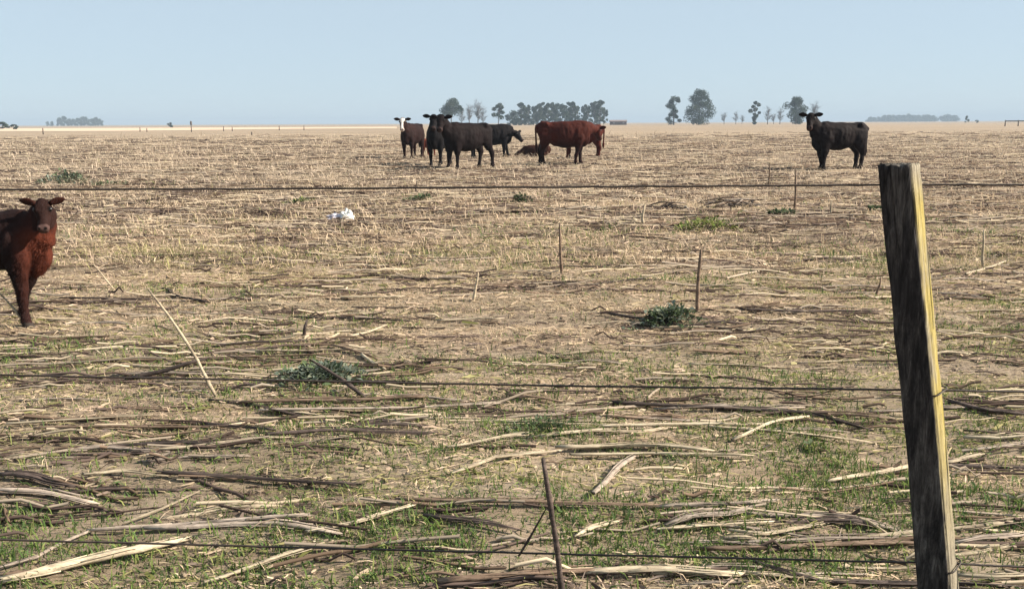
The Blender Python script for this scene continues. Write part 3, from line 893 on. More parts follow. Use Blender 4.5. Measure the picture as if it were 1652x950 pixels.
# dark heap of twigs in mid field
def twig_heap(px, py, wpx, hpx, n, label, seed):
    random.seed(seed)
    c = gp(px, py); dep = math.hypot(c.y, CAM_H); w = wpx / FPX * dep; h = hpx / FPX * dep
    root = empty('twig_heap', c)
    for i in range(n):
        a = random.gauss(0, .5); L = w * random.uniform(.25, .7); x = random.gauss(0, .22) * w; y = random.gauss(0, .2) * w * .6
        z = random.random() * h * .8
        p0 = Vector((x - math.cos(a) * L / 2, y - math.sin(a) * L / 2, max(0, z * .4))); p1 = Vector((x + math.cos(a) * L / 2, y + math.sin(a) * L / 2, z))
        link('twig', stalk_mesh('twig', [p0, p0.lerp(p1, .5) + Vector((0, 0, h * .2)), p1], .012, 5, .6, .2, 1, lift=False, n=4), M[random.choice(['dark', 'dark', 'brown', 'grey'])], root)
    tag(root, label, 'twig heap', 'heaps of twigs in the field')
twig_heap(1180, 334, 90, 16, 26, 'dark heap of twigs behind the bright green weed', 3)
twig_heap(1085, 340, 70, 18, 16, 'smaller brown twig heap left of the dark one', 5)
random.seed(77)

# crumpled white plastic bag
def plastic_bag():
    c = gp(552, 355); root = empty('plastic_bag', c)
    def lump(name, cx, cy, rx, ry, rzz, seed, mat):
        V = []; F = []; nu, nv = 28, 14
        for j in range(nv + 1):
            ph = math.pi * j / nv
            for i in range(nu):
                th = 2 * math.pi * i / nu
                d = 1 + .7 * (float(vnoise(np.array([i * .45 + (0 if i < nu else 0)]), np.array([j * .6]), seed)[0]) - .5) + .25 * math.sin(3 * th + j)
                V.append((cx + rx * d * math.sin(ph) * math.cos(th), cy + ry * d * math.sin(ph) * math.sin(th), max(-.01, rzz * (.62 + .75 * d * math.cos(ph)))))
        for j in range(nv):
            for i in range(nu):
                a = j * nu + i; b = j * nu + (i + 1) % nu
                F.append((a, a + nu, b + nu, b))
        link(name, pymesh(name, V, F, False), mat, root)
    lump('bag_body', .07, 0, .085, .08, .10, 3, M['plastic'])
    lump('bag_shaded_side', -.08, .02, .12, .06, .065, 8, simple('shaded_plastic', (.45, .42, .47), .5, .4, 30, .2))  # violet-grey lump: the bag's shaded side put into the colour
    tag(root, 'crumpled white plastic bag lying in the left mid field', 'bag')
plastic_bag()

# ------------------------------------------------------------------ cattle
def coat_material():
    m, nt, out = new_mat('cattle_coat')
    at = nt.nodes.new('ShaderNodeAttribute'); at.attribute_name = 'tint'
    n = noise_node(nt, 1.0, 5, .7, mapping(nt, (30, 30, 14)), .5)
    n2 = noise_node(nt, 2.2, 3, .5, mapping(nt))
    v = ramp(nt, n2.outputs[0], [(.35, (.72, .72, .72)), (.65, (1.25, 1.22, 1.2))])
    c = mixc(nt, 1.0, at.outputs['Color'], v, 'MULTIPLY')
    p = principled(nt, out, c, .75, .07, bump(nt, n.outputs[0], .5, .014))
    return m
M['coat'] = coat_material()
m_, nt_, out_ = new_mat('animal_eye'); principled(nt_, out_, (.006, .005, .005), .3, .4); M['eye'] = m_

def loft(secs, seg=18, ex=2.2):
    """closed skin through sections (centre, side axis, up axis, half width, half height)"""
    V = []; F = []; n = len(secs)
    for c, s, u, rw, rh in secs:
        c = Vector(c); s = Vector(s); u = Vector(u)
        for k in range(seg):
            a = 2 * math.pi * k / seg; ca, sa = math.cos(a), math.sin(a)
            q = (abs(ca) ** ex + abs(sa) ** ex) ** (-1 / ex)
            V.append(c + s * (rw * ca * q) + u * (rh * sa * q))
    for i in range(n - 1):
        for k in range(seg):
            a = i * seg + k; b = i * seg + (k + 1) % seg
            F.append((a, b, b + seg, a + seg))
    F.append(tuple(range(seg - 1, -1, -1))); F.append(tuple((n - 1) * seg + k for k in range(seg)))
    return V, F

def frames(pts):
    out = []; n = len(pts)
    for i, p in enumerate(pts):
        t = (Vector(pts[min(i + 1, n - 1)]) - Vector(pts[max(i - 1, 0)])).normalized()
        s = Vector((0, 0, 1)).cross(t)
        s = s.normalized() if s.length > .15 else Vector((0, 1, 0))
        out.append((s, t.cross(s).normalized()))
    return out

def limb(pts, rads):
    fr = frames(pts)
    return loft([(p, Vector((0, 1, 0)), Vector((1, 0, 0)), r[1], r[0]) if isinstance(r, tuple) else (p, Vector((0, 1, 0)), Vector((1, 0, 0)), r, r) for p, r in zip(pts, rads)], 12, 2.0)

def cattle(loc, yaw, scale, poll, head_yaw, head_pitch, coat, legs=(0, 0, 0, 0), voxel=.022, chest_lit=None, face=None, leggy=1.0, name='cow', lying=False, tail_sw=0.0, slim=.93, neck_up=0.0, under=None, hsc=1.0, hair=0):
    """coat, chest, face: base colours, partly with light and shade painted in; legs: fore left, fore right, hind left, hind right swing in metres; yaws in world degrees"""
    mb = MB(); Yv = Vector((0, 1, 0)); Zv = Vector((0, 0, 1))
    lift = -.62 if lying else 0.0
    TR = [(-.84, 1.09, .08, .07), (-.79, 1.055, .20, .16), (-.68, 1.02, .29, .24), (-.5, .96, .335, .265), (-.3, .90, .39, .295), (-.08, .875, .425, .33), (.12, .872, .43, .325),
          (.32, .89, .415, .27), (.46, .915, .39, .25), (.60, .93, .335, .21), (.70, .94, .24, .165), (.77, .94, .13, .09)]
    secs = []
    for x, z, hh, hw in TR:
        z2 = z + (1 - slim) * hh * .9
        secs.append(((x, 0, z2 + lift), Yv, Zv, hw * (1.15 if lying else 1) * (.5 + .5 * slim), hh * (slim if not lying else .92)))
    mb.add(*loft(secs, 22, 2.35))
    # withers and hip bones
    mb.add(*loft([((.20, 0, 1.24 + lift), Yv, Zv, .06, .05), ((.36, 0, 1.27 + lift), Yv, Zv, .08, .055), ((.5, 0, 1.25 + lift), Yv, Zv, .06, .05)], 10))
    for sd in (-1, 1):
        mb.add(*loft([((-.46, .15 * sd, 1.18 + lift), Yv, Zv, .08, .05), ((-.53, .19 * sd, 1.235 + lift), Yv, Zv, .085, .06), ((-.62, .15 * sd, 1.20 + lift), Yv, Zv, .07, .05)], 10))
        mb.add(*loft([((-.74, .09 * sd, 1.13 + lift), Yv, Zv, .06, .06), ((-.81, .10 * sd, 1.13 + lift), Yv, Zv, .055, .06), ((-.86, .10 * sd, 1.12 + lift), Yv, Zv, .03, .03)], 10))
        if not lying: mb.add(*loft([((.30, .17 * sd, .80), Yv, Zv, .10, .12), ((.42, .19 * sd, .92), Yv, Zv, .10, .20), ((.54, .17 * sd, .84), Yv, Zv, .09, .14)], 12))
    # neck
    ry = math.radians(head_yaw - yaw); pt = math.radians(head_pitch)
    hd = Vector((math.cos(pt) * math.cos(ry), math.cos(pt) * math.sin(ry), -math.sin(pt)))
    pl = Vector(poll) + Vector((0, 0, lift))
    back = Vector((math.cos(ry), math.sin(ry), 0)) * -.06
    p0 = Vector((.44, 0, 1.02 + lift)); p3 = pl + back + Vector((0, 0, -.05))
    p1 = Vector((.68, 0, 1.08 + lift + neck_up * .5)); p2 = p1.lerp(p3, .55) + Vector((0, 0, .02 + neck_up))
    npts = [p0, p0.lerp(p1, .5), p1, p1.lerp(p2, .5), p2, p3]
    rw = [.21, .19, .15, .125, .11, .10]; rh = [.30, .28, .235, .20, .165, .125]
    mb.add(*loft([(p, f[0], f[1], a, b) for p, f, a, b in zip(npts, frames(npts), rw, rh)], 18, 2.1))
    # head
    hs = Vector((-math.sin(ry), math.cos(ry), 0)); hu = hd.cross(hs).normalized()
    HS = [(-.05, .07, .07, -.02), (0, .105, .10, -.02), (.07, .122, .125, -.025), (.16, .118, .128, -.03), (.25, .095, .112, -.03), (.33, .078, .092, -.028), (.41, .080, .083, -.03), (.47, .076, .074, -.032), (.505, .05, .05, -.035)]
    mb.add(*loft([(pl + hd * (d * hsc) + hu * o, hs, hu, a * hsc, b * hsc) for d, a, b, o in HS], 16, 2.2))
    # brow, nostril pad and jaw
    for sd in (1, -1):
        mb.add(*loft([(pl + hd * (q * hsc) + hs * (sd * .088 * hsc) + hu * (.055 * hsc), hs, hu, w_ * hsc, w_ * hsc) for q, w_ in ((.09, .02), (.14, .038), (.20, .02))], 8))
        mb.add(*loft([(pl + hd * (q * hsc) + hs * (sd * .045 * hsc) + hu * (.02 * hsc), hs, hu, w_ * hsc, w_ * hsc) for q, w_ in ((.41, .02), (.455, .034), (.49, .02))], 8))
    # dewlap and brisket
    mb.add(*loft([((.50, 0, .60 + lift), Yv, Zv, .10, .10), ((.66, 0, .66 + lift), Yv, Zv, .095, .12), ((.78, 0, .80 + lift), Yv, Zv, .055, .12)], 12))
    hoofs = []
    if not lying:
        for i, (sd, sw) in enumerate(((1, legs[0]), (-1, legs[1]))):
            y = .165 * sd
            P = [(.44, y * .9, 1.0), (.45, y, .82), (.455 + sw * .2, y, .67), (.475 + sw * .5, y * .95, .42), (.47 + sw * .72, y * .95, .36), (.47 + sw * .9, y * .93, .18), (.475 + sw, y * .93, .12), (.50 + sw, y * .93, .055), (.515 + sw, y * .93, 0)]
            R = [(.20, .10), (.185, .10), (.14, .095), (.076, .07), (.064, .06), (.054, .050), (.062, .058), (.066, .062), (.078, .07)]
            mb.add(*limb([Vector(p) for p in P], R))
        for i, (sd, sw) in enumerate(((1, legs[2]), (-1, legs[3]))):
            y = .17 * sd
            P = [(-.56, y * .8, 1.08), (-.56, y * .95, .90), (-.545 + sw * .1, y * 1.05, .74), (-.60 + sw * .35, y, .60), (-.70 + sw * .6, y, .47), (-.69 + sw * .75, y, .38), (-.675 + sw * .9, y, .19), (-.67 + sw, y, .12), (-.65 + sw, y, .055), (-.635 + sw, y, 0)]
            R = [(.23, .13), (.235, .135), (.20, .12), (.135, .095), (.085, .066), (.068, .058), (.056, .05), (.064, .058), (.066, .062), (.078, .07)]
            mb.add(*limb([Vector(p) for p in P], R))
    else:
        for sd in (1, -1):
            mb.add(*limb([Vector((.5, .2 * sd, .2)), Vector((.62, .24 * sd, .10)), Vector((.5, .27 * sd, .06)), Vector((.34, .28 * sd, .05))], [.11, .08, .06, .05]))
            mb.add(*limb([Vector((-.55, .24 * sd, .25)), Vector((-.35, .34 * sd, .14)), Vector((-.5, .38 * sd, .08)), Vector((-.3, .40 * sd, .05))], [.18, .12, .07, .05]))
    # stretch the legs of young stock
    me0 = mb.mesh('body')
    ob = bpy.data.objects.new('body', me0); COL.objects.link(ob)
    r = ob.modifiers.new('r', 'REMESH'); r.mode = 'VOXEL'; r.voxel_size = voxel
    sm = ob.modifiers.new('s', 'SMOOTH'); sm.factor = .5; sm.iterations = 6
    dg = bpy.context.evaluated_depsgraph_get()
    me = bpy.data.meshes.new_from_object(ob.evaluated_get(dg))
    bpy.data.objects.remove(ob); bpy.data.meshes.remove(me0)
    n0 = len(me.vertices)
    nrm = np.empty(n0 * 3); me.vertices.foreach_get('normal', nrm); nrm = nrm.reshape(-1, 3)
    co = np.empty(n0 * 3); me.vertices.foreach_get('co', co); co = co.reshape(-1, 3)
    rib = np.sin(co[:, 0] * 52 + co[:, 2] * 9) * np.clip(1 - ((co[:, 0] - .0) / .34) ** 2, 0, 1) * np.clip(1 - ((co[:, 2] - .95) / .28) ** 2, 0, 1)
    lump = (vnoise(co[:, 0] * 9 + co[:, 1] * 4, co[:, 2] * 9 - co[:, 1] * 3, 5) - .5) * .022 + (vnoise(co[:, 0] * 26 + co[:, 1] * 11, co[:, 2] * 22, 6) - .5) * .010
    co = co + nrm * (lump + rib * .004)[:, None]
    polys = [tuple(p.vertices) for p in me.polygons]
    bpy.data.meshes.remove(me)
    V = [tuple(c) for c in co]; F = polys
    def add(Vs, Fs):
        o = len(V); V.extend(tuple(v) for v in Vs); F.extend(tuple(i + o for i in f) for f in Fs)
    ear0 = len(V)
    for sd in (1, -1):
        o = pl + hd * (.05 * hsc) + hs * (.092 * sd * hsc) + hu * .03
        d = (hs * sd * .92 + hu * .16 - hd * (.30 if chest_lit is not None else .12)).normalized()
        w = (hd * .55 - hu * .8 - d * (hd * .55 - hu * .8).dot(d)).normalized(); t = d.cross(w).normalized()
        E = [(q * hsc, w_ * hsc, t_ * hsc) for q, w_, t_ in ((0, .032, .03), (.045, .046, .026), (.10, .062, .02), (.155, .055, .016), (.20, .032, .013), (.225, .01, .01))]
        add(*loft([(o + d * a - Vector((0, 0, 1)) * (a * a * .35), w, t, b, c) for a, b, c in E], 12, 2.0))
    ear1 = len(V)
    if not lying:
        tx = tail_sw
        T = [(-.78, 0, 1.21), (-.835, 0, 1.18), (-.86, tx * .2, 1.06), (-.855, tx * .5, .85), (-.845, tx * .8, .66), (-.84, tx, .52), (-.84, tx * 1.1, .40)]
        add(*loft([(Vector(p), Yv, Vector((1, 0, 0)), rr, rr) for p, rr in zip(T, (.045, .042, .032, .026, .028, .045, .012))], 9, 2.0))
    A = np.array(V)
    # hide colours, some with light and shade painted in
    x, y, z = A[:, 0], A[:, 1], A[:, 2]
    C = np.tile(np.array(coat, dtype=float), (len(A), 1))
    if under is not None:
        w_ = np.clip((.72 - z) / .25, 0, 1)[:, None]; C = C * (1 - w_) + np.array(under) * w_  # paints shade over belly and legs below the sunlit flank
    if chest_lit is not None:
        w_ = np.clip((x - .46) / .2, 0, 1) * np.clip((1.22 - z) / .2, .25, 1) * np.where(z < .62, np.clip(z / .62, .2, 1), 1); w_ = w_[:, None]
        C = C * (1 - w_) + np.array(chest_lit) * w_  # paints sunlight on the breast, brighter than the shaded flank
    P = A - np.array(pl); dd = P @ np.array(hd); up_ = P @ np.array(hu); sd_ = np.abs(P @ np.array(hs))
    head = (dd > -.08) & (dd < .6) & (np.abs(up_) < .22) & (sd_ < .15)
    eyepatch = head & (np.hypot(dd - .155 * hsc, up_ - .045 * hsc) < .045 * hsc) & (sd_ > .07 * hsc)
    nostril = head & (np.hypot(dd - .475 * hsc, sd_ - .045 * hsc) < .02 * hsc) & (up_ > -.05)
    isear = np.zeros(len(A), bool); isear[ear0:ear1] = True
    if face is not None:
        blaze = head & ~isear & (up_ > -.08) & (dd > .01) & (sd_ < .045 + .07 * np.clip((.22 - dd) / .2, 0, 1))
        C[blaze] = face
    if chest_lit is not None: C[head & ~isear & (sd_ < .14) & (up_ > -.16)] = np.array((.020, .009, .0075))
    muz = head & (dd > .41 * hsc) & (sd_ < .1) & (np.abs(up_ + .03) < .1) & ~isear
    C[muz] = np.array(coat) * .5 + np.array((.06, .036, .032)) * (1.0 if chest_lit is not None else .5) if face is None else (.5, .42, .38)
    C[nostril & ~isear] = (.004, .003, .003); C[eyepatch & ~isear] *= .35
    if not lying: C[z < .06] = (.03, .025, .022)
    if leggy != 1.0:
        cut = .60; A[:, 2] = np.where(A[:, 2] < cut, A[:, 2] * leggy, A[:, 2] + cut * (leggy - 1))
    root = empty(name, loc, math.radians(yaw), scale)
    bm_ = pymesh('body', A, F); set_cols(bm_, C)
    link('body', bm_, M['coat'], root)
    if hair:
        nb = n0; pick_ = rng.integers(0, nb, hair); pick_ = pick_[~(head[pick_] & (dd[pick_] > .06))]; hair = len(pick_); bn = np.empty(len(bm_.vertices) * 3); bm_.vertices.foreach_get('normal', bn); bn = bn.reshape(-1, 3)[pick_]
        P_ = A[pick_] + rng.normal(0, .006, (hair, 3)); dn = np.array([[-.55, 0, -.75]]) + bn * .35 + rng.normal(0, .15, (hair, 3)); dn /= np.linalg.norm(dn, axis=1)[:, None]
        sdv = np.cross(dn, bn); sdv /= np.maximum(1e-6, np.linalg.norm(sdv, axis=1))[:, None]
        Lh = (.016 + .02 * rng.random((hair, 1))); Wh = .004
        Vh = np.stack([P_ - sdv * Wh, P_ + sdv * Wh, P_ + dn * Lh + bn * .004], 1).reshape(-1, 3)
        hm = fast_mesh('hair', Vh, np.arange(hair)[:, None] * 3 + np.array([[0, 1, 2]]), np.repeat(C[pick_] * (.75 + .5 * rng.random((hair, 1))), 3, 0))
        link('hair', hm, M['coat'], root)
    dz = (.60 * (leggy - 1)) if leggy != 1.0 else 0
    for sd in (1, -1):
        e = pl + hd * (.155 * hsc) + hs * (.108 * sd * hsc) + hu * (.045 * hsc) + Vector((0, 0, dz))
        mbx = MB(); mbx.add(*loft([(hd * 0 + hs * (sd * (.018 * math.cos(math.pi * i / 6) * -1)), hd, hu, max(.001, .027 * math.sin(math.pi * i / 6)), max(.001, .023 * math.sin(math.pi * i / 6))) for i in range(7)], 10, 2.0))
        link('eye', mbx.mesh('eye'), M['eye'], root, e)
    return root

BLACK = (.006, .005, .006); DARKB = (.008, .0048, .005); BROWN = (.015, .007, .0065); RED = (.038, .009, .0062); WHITE = (.60, .56, .52)
def beast(px, D, *a, **k):
    p = at_depth(px, D); z = hz1(p.x, p.y)
    return cattle((p.x, p.y, z - .01), *a, **k)
grp = 'cattle grazing in the field'
o = beast(664, 34.5, -103, 1.05, (.95, .0, 1.46), -90, 54, BROWN, (.05, -.05, .1, -.1), .028, None, WHITE)
tag(o, 'dark brown cow with a white face looking at the viewer', 'cow', grp)
o = beast(708, 28.0, -100, 1.06, (.95, .1, 1.48), -90, 50, BLACK, (.04, -.06, .05, -.1), .028)
tag(o, 'black cow facing the viewer, on the left of the dark pair', 'cow', grp)
o = beast(753, 25.9, 221, 1.04, (.92, .06, 1.46), 262, 48, DARKB, (.0, .08, -.12, .10), .026)
tag(o, 'dark brown cow standing side-on before the black one', 'cow', grp)
o = beast(793, 35.5, 6, 1.04, (.92, -.03, 1.02), -35, 45, BLACK, (.18, -.02, .0, -.1), .028, neck_up=-.05)
tag(o, 'black cow with lowered head facing right behind the dark pair', 'cow', grp)
o = beast(910, 28.4, -3, 1.06, (.98, .34, 1.10), 62, 45, RED, (.03, -.12, -.06, .05), .026, None, None, under=(.014, .005, .0045))
tag(o, 'big red cow standing side-on with its head turned away', 'cow', grp)
o = beast(938, 34.6, 176, 1.03, (1.0, .0, 1.0), 176, 45, (.055, .013, .009), (.05, -.03, .0, .06), .028)
tag(o, 'red cow almost hidden behind the big red one, rump to the right', 'cow', grp)
o = beast(692, 36.5, 70, .56, (1.0, .0, 1.35), 60, 40, (.11, .03, .02), (.0, .05, -.05, .05), .034, leggy=1.15, name='calf')
tag(o, 'small red calf peeping out between the white-faced cow and the black one', 'calf', grp)
o = beast(866, 36.5, 178, .70, (.98, .0, .98), 178, 35, (.035, .013, .009), voxel=.03, lying=True, name='calf', slim=.8)
tag(o, 'dark red-brown calf lying down left of the big red cow', 'calf', grp)
o = beast(1354, 24.6, 193, 1.03, (.90, .06, 1.50), 246, 48, DARKB, (.02, -.10, .05, -.03), 0.024, slim=.87, tail_sw=.03)
tag(o, 'lone dark brown cow on the right looking at the viewer', 'cow', grp)
hoof = gp(44, 528)
ya = math.radians(-6); k_ = .57
cl = (hoof.x - math.cos(ya) * .49 * k_ - math.sin(ya) * .155 * k_, hoof.y - math.sin(ya) * .49 * k_ + math.cos(ya) * .155 * k_, hoof.z - .005)
o = cattle(cl, -6, k_, (.80, -.06, 1.42), -70, 54, (.013, .0065, .006), (-.24, .0, .1, -.1), .017, (.078, .021, .012), None, leggy=1.12, name='calf', slim=.80, hsc=.78, hair=16000)  # coat tone darkened as shaded flank, front painted as sunlit
tag(o, 'red-brown calf at the left edge, head turned to the viewer', 'calf', grp)

# ------------------------------------------------------------------ trees
def tree_meshes(seed, H, crown, bare=False, base=.3, leafn=1500, leafsz=.55, cols=None, lobes=14):
    """trunk with limbs, crown of leaf clumps; crown: (half width, lowest z share, top share)"""
    rs = random.Random(seed); rn = np.random.default_rng(seed); H = H * .94
    hw, z0, z1 = crown
    mb = MB(); tips = []
    lean = rs.uniform(-.04, .04) * H
    trunk = [(0, 0, -.3), (lean * .3, 0, H * .25), (lean * .7, rs.uniform(-.3, .3), H * .5), (lean, 0, H * .82)]
    mb.tube(trunk, [H * .026, H * .02, H * .014, H * .005], 7, .1)
    for i in range(lobes):
        zt = (z0 + (z1 - z0) * (i + rs.random()) / lobes) * H; t = max(.06, zt / H * rs.uniform(.5, .85)); b = Vector((lean * t, 0, H * t))
        a = rs.uniform(0, 6.28)
        zr = (zt / H - z0) / max(.01, z1 - z0); ww = hw * math.sqrt(max(.08, 1 - (2 * zr - .9) ** 2 * .8)) * rs.uniform(.3, .95)
        e = Vector((math.cos(a) * ww, math.sin(a) * ww, zt))
        m = b.lerp(e, .5) + Vector((0, 0, -.04 * H + .02 * H * rs.random()))
        mb.tube([b, m, e], [H * .011, H * .007, H * .003], 5, .1)
        tips.append(e)
        if bare:
            for q in range(9):
                f = b.lerp(e, rs.uniform(.4, 1)); g = f + Vector((rs.gauss(0, .12), rs.gauss(0, .12), rs.uniform(.02, .2))) * H * .8
                mb.tube([f, f.lerp(g, .5), g], [H * .004, H * .003, H * .002], 4)
                for w in range(3):
                    g2 = f.lerp(g, rs.random()) ; g3 = g2 + Vector((rs.gauss(0, .06), rs.gauss(0, .06), rs.uniform(.0, .1))) * H
                    mb.tube([g2, g3], [H * .0025, H * .0015], 3)
    tips.append(Vector((lean, 0, H * z1 * .96)))
    tm = mb.mesh('trunk'); tm.materials.append(M['bark'])
    if bare: return tm, None
    n = int(leafn * 1.5); T = np.array([tuple(t) for t in tips]); ci = rn.integers(0, len(T), n)
    rad = (hw * (.25 + .24 * rn.random(len(T))))[ci]
    v = rn.normal(0, 1, (n, 3)); v /= np.linalg.norm(v, axis=1)[:, None]
    P = T[ci] + v * (rad * rn.random(n) ** .45)[:, None] * np.array([1, 1, .8])
    a = rn.normal(0, 1, (n, 3)); a /= np.linalg.norm(a, axis=1)[:, None]
    b = rn.normal(0, 1, (n, 3)); b -= a * (a * b).sum(1)[:, None]; b /= np.linalg.norm(b, axis=1)[:, None]
    s = (leafsz * (.5 + rn.random(n)))[:, None] * .5
    V = np.stack([P - a * s - b * s * .3, P + b * s * .6, P + a * s, P - b * s * .6], 1).reshape(-1, 3)
    q = np.arange(n)[:, None] * 4
    cols = cols or [(.032, .048, .028), (.045, .06, .036), (.025, .038, .024), (.058, .072, .048)]
    c = np.array(cols)[rn.integers(0, len(cols), len(T))][ci] * (.75 + .5 * rn.random((n, 1)))
    cm = fast_mesh('crown', V, q + np.array([[0, 1, 2, 3]]), np.repeat(c, 4, 0)); cm.materials.append(M['crown'])
    return tm, cm

def plant_tree(meshes, px, D, label, group, rz=0.0, sc=1.0, name='tree', sxy=1.0):
    p = at_depth(px, D); root = empty(name, (p.x, p.y, 0), rz, sc)
    root.scale = (sc * sxy, sc * sxy, sc)
    link('trunk', meshes[0], None, root)
    if meshes[1]: link('crown', meshes[1], None, root)
    return tag(root, label, 'tree', group)

def H_of(px_h, D): return px_h / 1427 * D

D1 = 430
# pair of trees right of centre
plant_tree(tree_meshes(1, H_of(47, D1), (H_of(14, D1), .06, .97), leafn=2600, lobes=16), 1087, D1, 'smaller of the two round trees right of centre', 'lone trees on the horizon')
plant_tree(tree_meshes(2, H_of(58, D1), (H_of(24, D1), .06, .95), leafn=6000, lobes=30), 1127, D1, 'tallest full tree right of centre, beside a smaller one', 'lone trees on the horizon')
plant_tree(tree_meshes(3, H_of(39, D1), (H_of(9, D1), .05, .97), leafn=1800, lobes=11), 1218, D1, 'slim dark tree among bare ones on the right horizon', 'lone trees on the horizon')
plant_tree(tree_meshes(4, H_of(45, D1), (H_of(19, D1), .08, .95), leafn=4600, lobes=24), 1284, D1, 'round leafy tree just left of the lone dark cow head', 'lone trees on the horizon')
plant_tree(tree_meshes(5, H_of(43, D1), (H_of(18, D1), .45, .96), leafn=3600, lobes=20), 728, D1, 'round tree showing above the dark pair of cows', 'lone trees on the horizon')
plant_tree(tree_meshes(6, H_of(37, D1), (H_of(10, D1), .35, .97), leafn=1700, lobes=12), 804, D1, 'slender tree left of the grove behind the cows', 'lone trees on the horizon')
# bare trees
bare = [tree_meshes(20 + i, H_of(h, 470), (H_of(w, 470), .3, .98), True, lobes=16) for i, (h, w) in enumerate(((26, 8), (36, 8), (20, 7)))]
for i, (px, v, s, lab) in enumerate([(1313, 1, .98, 'bare grey tree behind the lone dark cow head'), (1168, 2, 1.0, 'low bare tree right of the tallest full tree'),
    (1187, 0, .8, 'bare tree halfway between the tallest tree and the slim one'), (1197, 2, .8, 'short bare tree left of the slim dark tree'),
    (1238, 0, 1.05, 'bare tree right of the slim dark tree'), (1258, 0, 1.0, 'bare tree left of the round leafy tree'), (1248, 2, .9, 'low bare tree between two taller bare ones'),
    (757, 1, 1.0, 'thin bare tree rising above the dark cow back'), (771, 1, 1.12, 'taller thin bare tree right above the dark cow rump'), (745, 0, 1.1, 'bare tree close right of the round tree above the cows'), (779, 0, 1.1, 'faint bare tree at the right end above the dark cow')]):
    plant_tree(bare[v], px, 455 + 12 * (i % 4), lab, 'bare trees on the horizon', i * 1.3, s, 'bare_tree', 1.0)
ORD = 'first second third fourth fifth sixth seventh eighth ninth tenth eleventh twelfth thirteenth fourteenth fifteenth sixteenth seventeenth'.split()
# grove behind the cows
D2 = 520
gv = [tree_meshes(40 + i, H_of(38, D2), (H_of(w, D2), lo, .98), leafn=2300, lobes=18, leafsz=.65) for i, (w, lo) in enumerate(((10, .16), (9, .30), (11, .06), (8, .25)))]
low = tree_meshes(50, H_of(22, D2), (H_of(13, D2), .05, .97), leafn=2200, lobes=16)
plant_tree(low, 829, D2 - 12, 'low dense tree at the left end of the grove', 'grove behind the cows', .4)
plant_tree(low, 850, D2 + 10, 'second low dense tree near the left end of the grove', 'grove behind the cows', 2.4, .85)
for i, (px, h, lab) in enumerate([(836, .5, 'low shrub under the left end of the grove'), (872, .55, 'low shrub under the left middle of the grove'), (896, .5, 'low shrub under the middle of the grove'), (914, .45, 'low shrub under the right middle of the grove'), (938, .5, 'low shrub under the right part of the grove'), (962, .4, 'low shrub under the right end of the grove')]):
    plant_tree(low, px, D2 - 20 + 9 * i, lab, 'shrubs under the grove', i * 1.1, h, 'shrub', 1.3)
for i, (px, h) in enumerate([(841, 35), (853, 33), (861, 32), (868, 33), (875, 38), (884, 34), (891, 37), (899, 37), (907, 33), (918, 38), (924, 36), (932, 31), (943, 35), (949, 30), (959, 39), (968, 38), (974, 28)]):
    plant_tree(gv[(i * 3 + i // 4) % 4], px, D2 + 14 * ((i * 7) % 5 - 2), ORD[i] + ' tall slender tree from the left in the grove behind the cows', 'grove behind the cows', i * 1.9, h / 38, 'tree', random.uniform(.85, 1.15))
# far grove on the left horizon
D3 = 1300
fg = [tree_meshes(60 + i, H_of(14, D3), (H_of(7, D3), .02, .97), leafn=1000, lobes=14, leafsz=1.5) for i in range(3)]
for i, (px, h) in enumerate([(77, 7), (84, 7), (97, 13), (104, 15), (112, 11), (119, 11), (126, 12), (134, 14), (140, 14), (149, 11), (155, 13), (162, 11)]):
    plant_tree(fg[i % 3], px, D3 + 20 * (i % 3), ORD[i] + ' hazy tree from the left in the far grove, left horizon', 'far grove on the left', i * 2.1, h / 14, 'tree', .9)
# far tree line on the right horizon
D4 = 1700
fl = [tree_meshes(70 + i, H_of(10, D4), (H_of(9, D4), .0, .97), leafn=1000, lobes=14, leafsz=2.0) for i in range(3)]
for i, px in enumerate([1402, 1409, 1417, 1425, 1433, 1441, 1449, 1457, 1465, 1473, 1481, 1489, 1497, 1505, 1523, 1531, 1539]):
    plant_tree(fl[i % 3], px, D4 + 25 * (i % 4), ORD[i] + ' hazy tree from the left in the long far line, right horizon', 'far tree line on the right', i * 2.3, (.7 if i < 3 else 1.0) * random.uniform(.92, 1.08), 'tree', 1.0)
sh = [tree_meshes(80 + i, H_of(10, 600), (H_of(5, 600), .05, .95), leafn=300, lobes=6, leafsz=.7) for i in range(2)]
plant_tree(sh[0], 1559, 600, 'small dark conical tree right of the far tree line', 'far shrubs', 0, 1.1, 'shrub', .7)
plant_tree(sh[1], 1575, 600, 'tiny dark shrub right of the small conical tree', 'far shrubs', 0, .45, 'shrub', 1.6)
plant_tree(sh[0], 4, 330, 'dark low shrub cut by the left edge on the horizon', 'far shrubs', 0, .6, 'shrub', 1.9)
plant_tree(sh[1], 21, 290, 'smaller dark shrub right of the one at the left edge', 'far shrubs', 1, .4, 'shrub', 1.8)
plant_tree(sh[1], 275, 420, 'tiny dark shrub left of the far pole', 'far shrubs', 2, .55, 'shrub', 1.3)

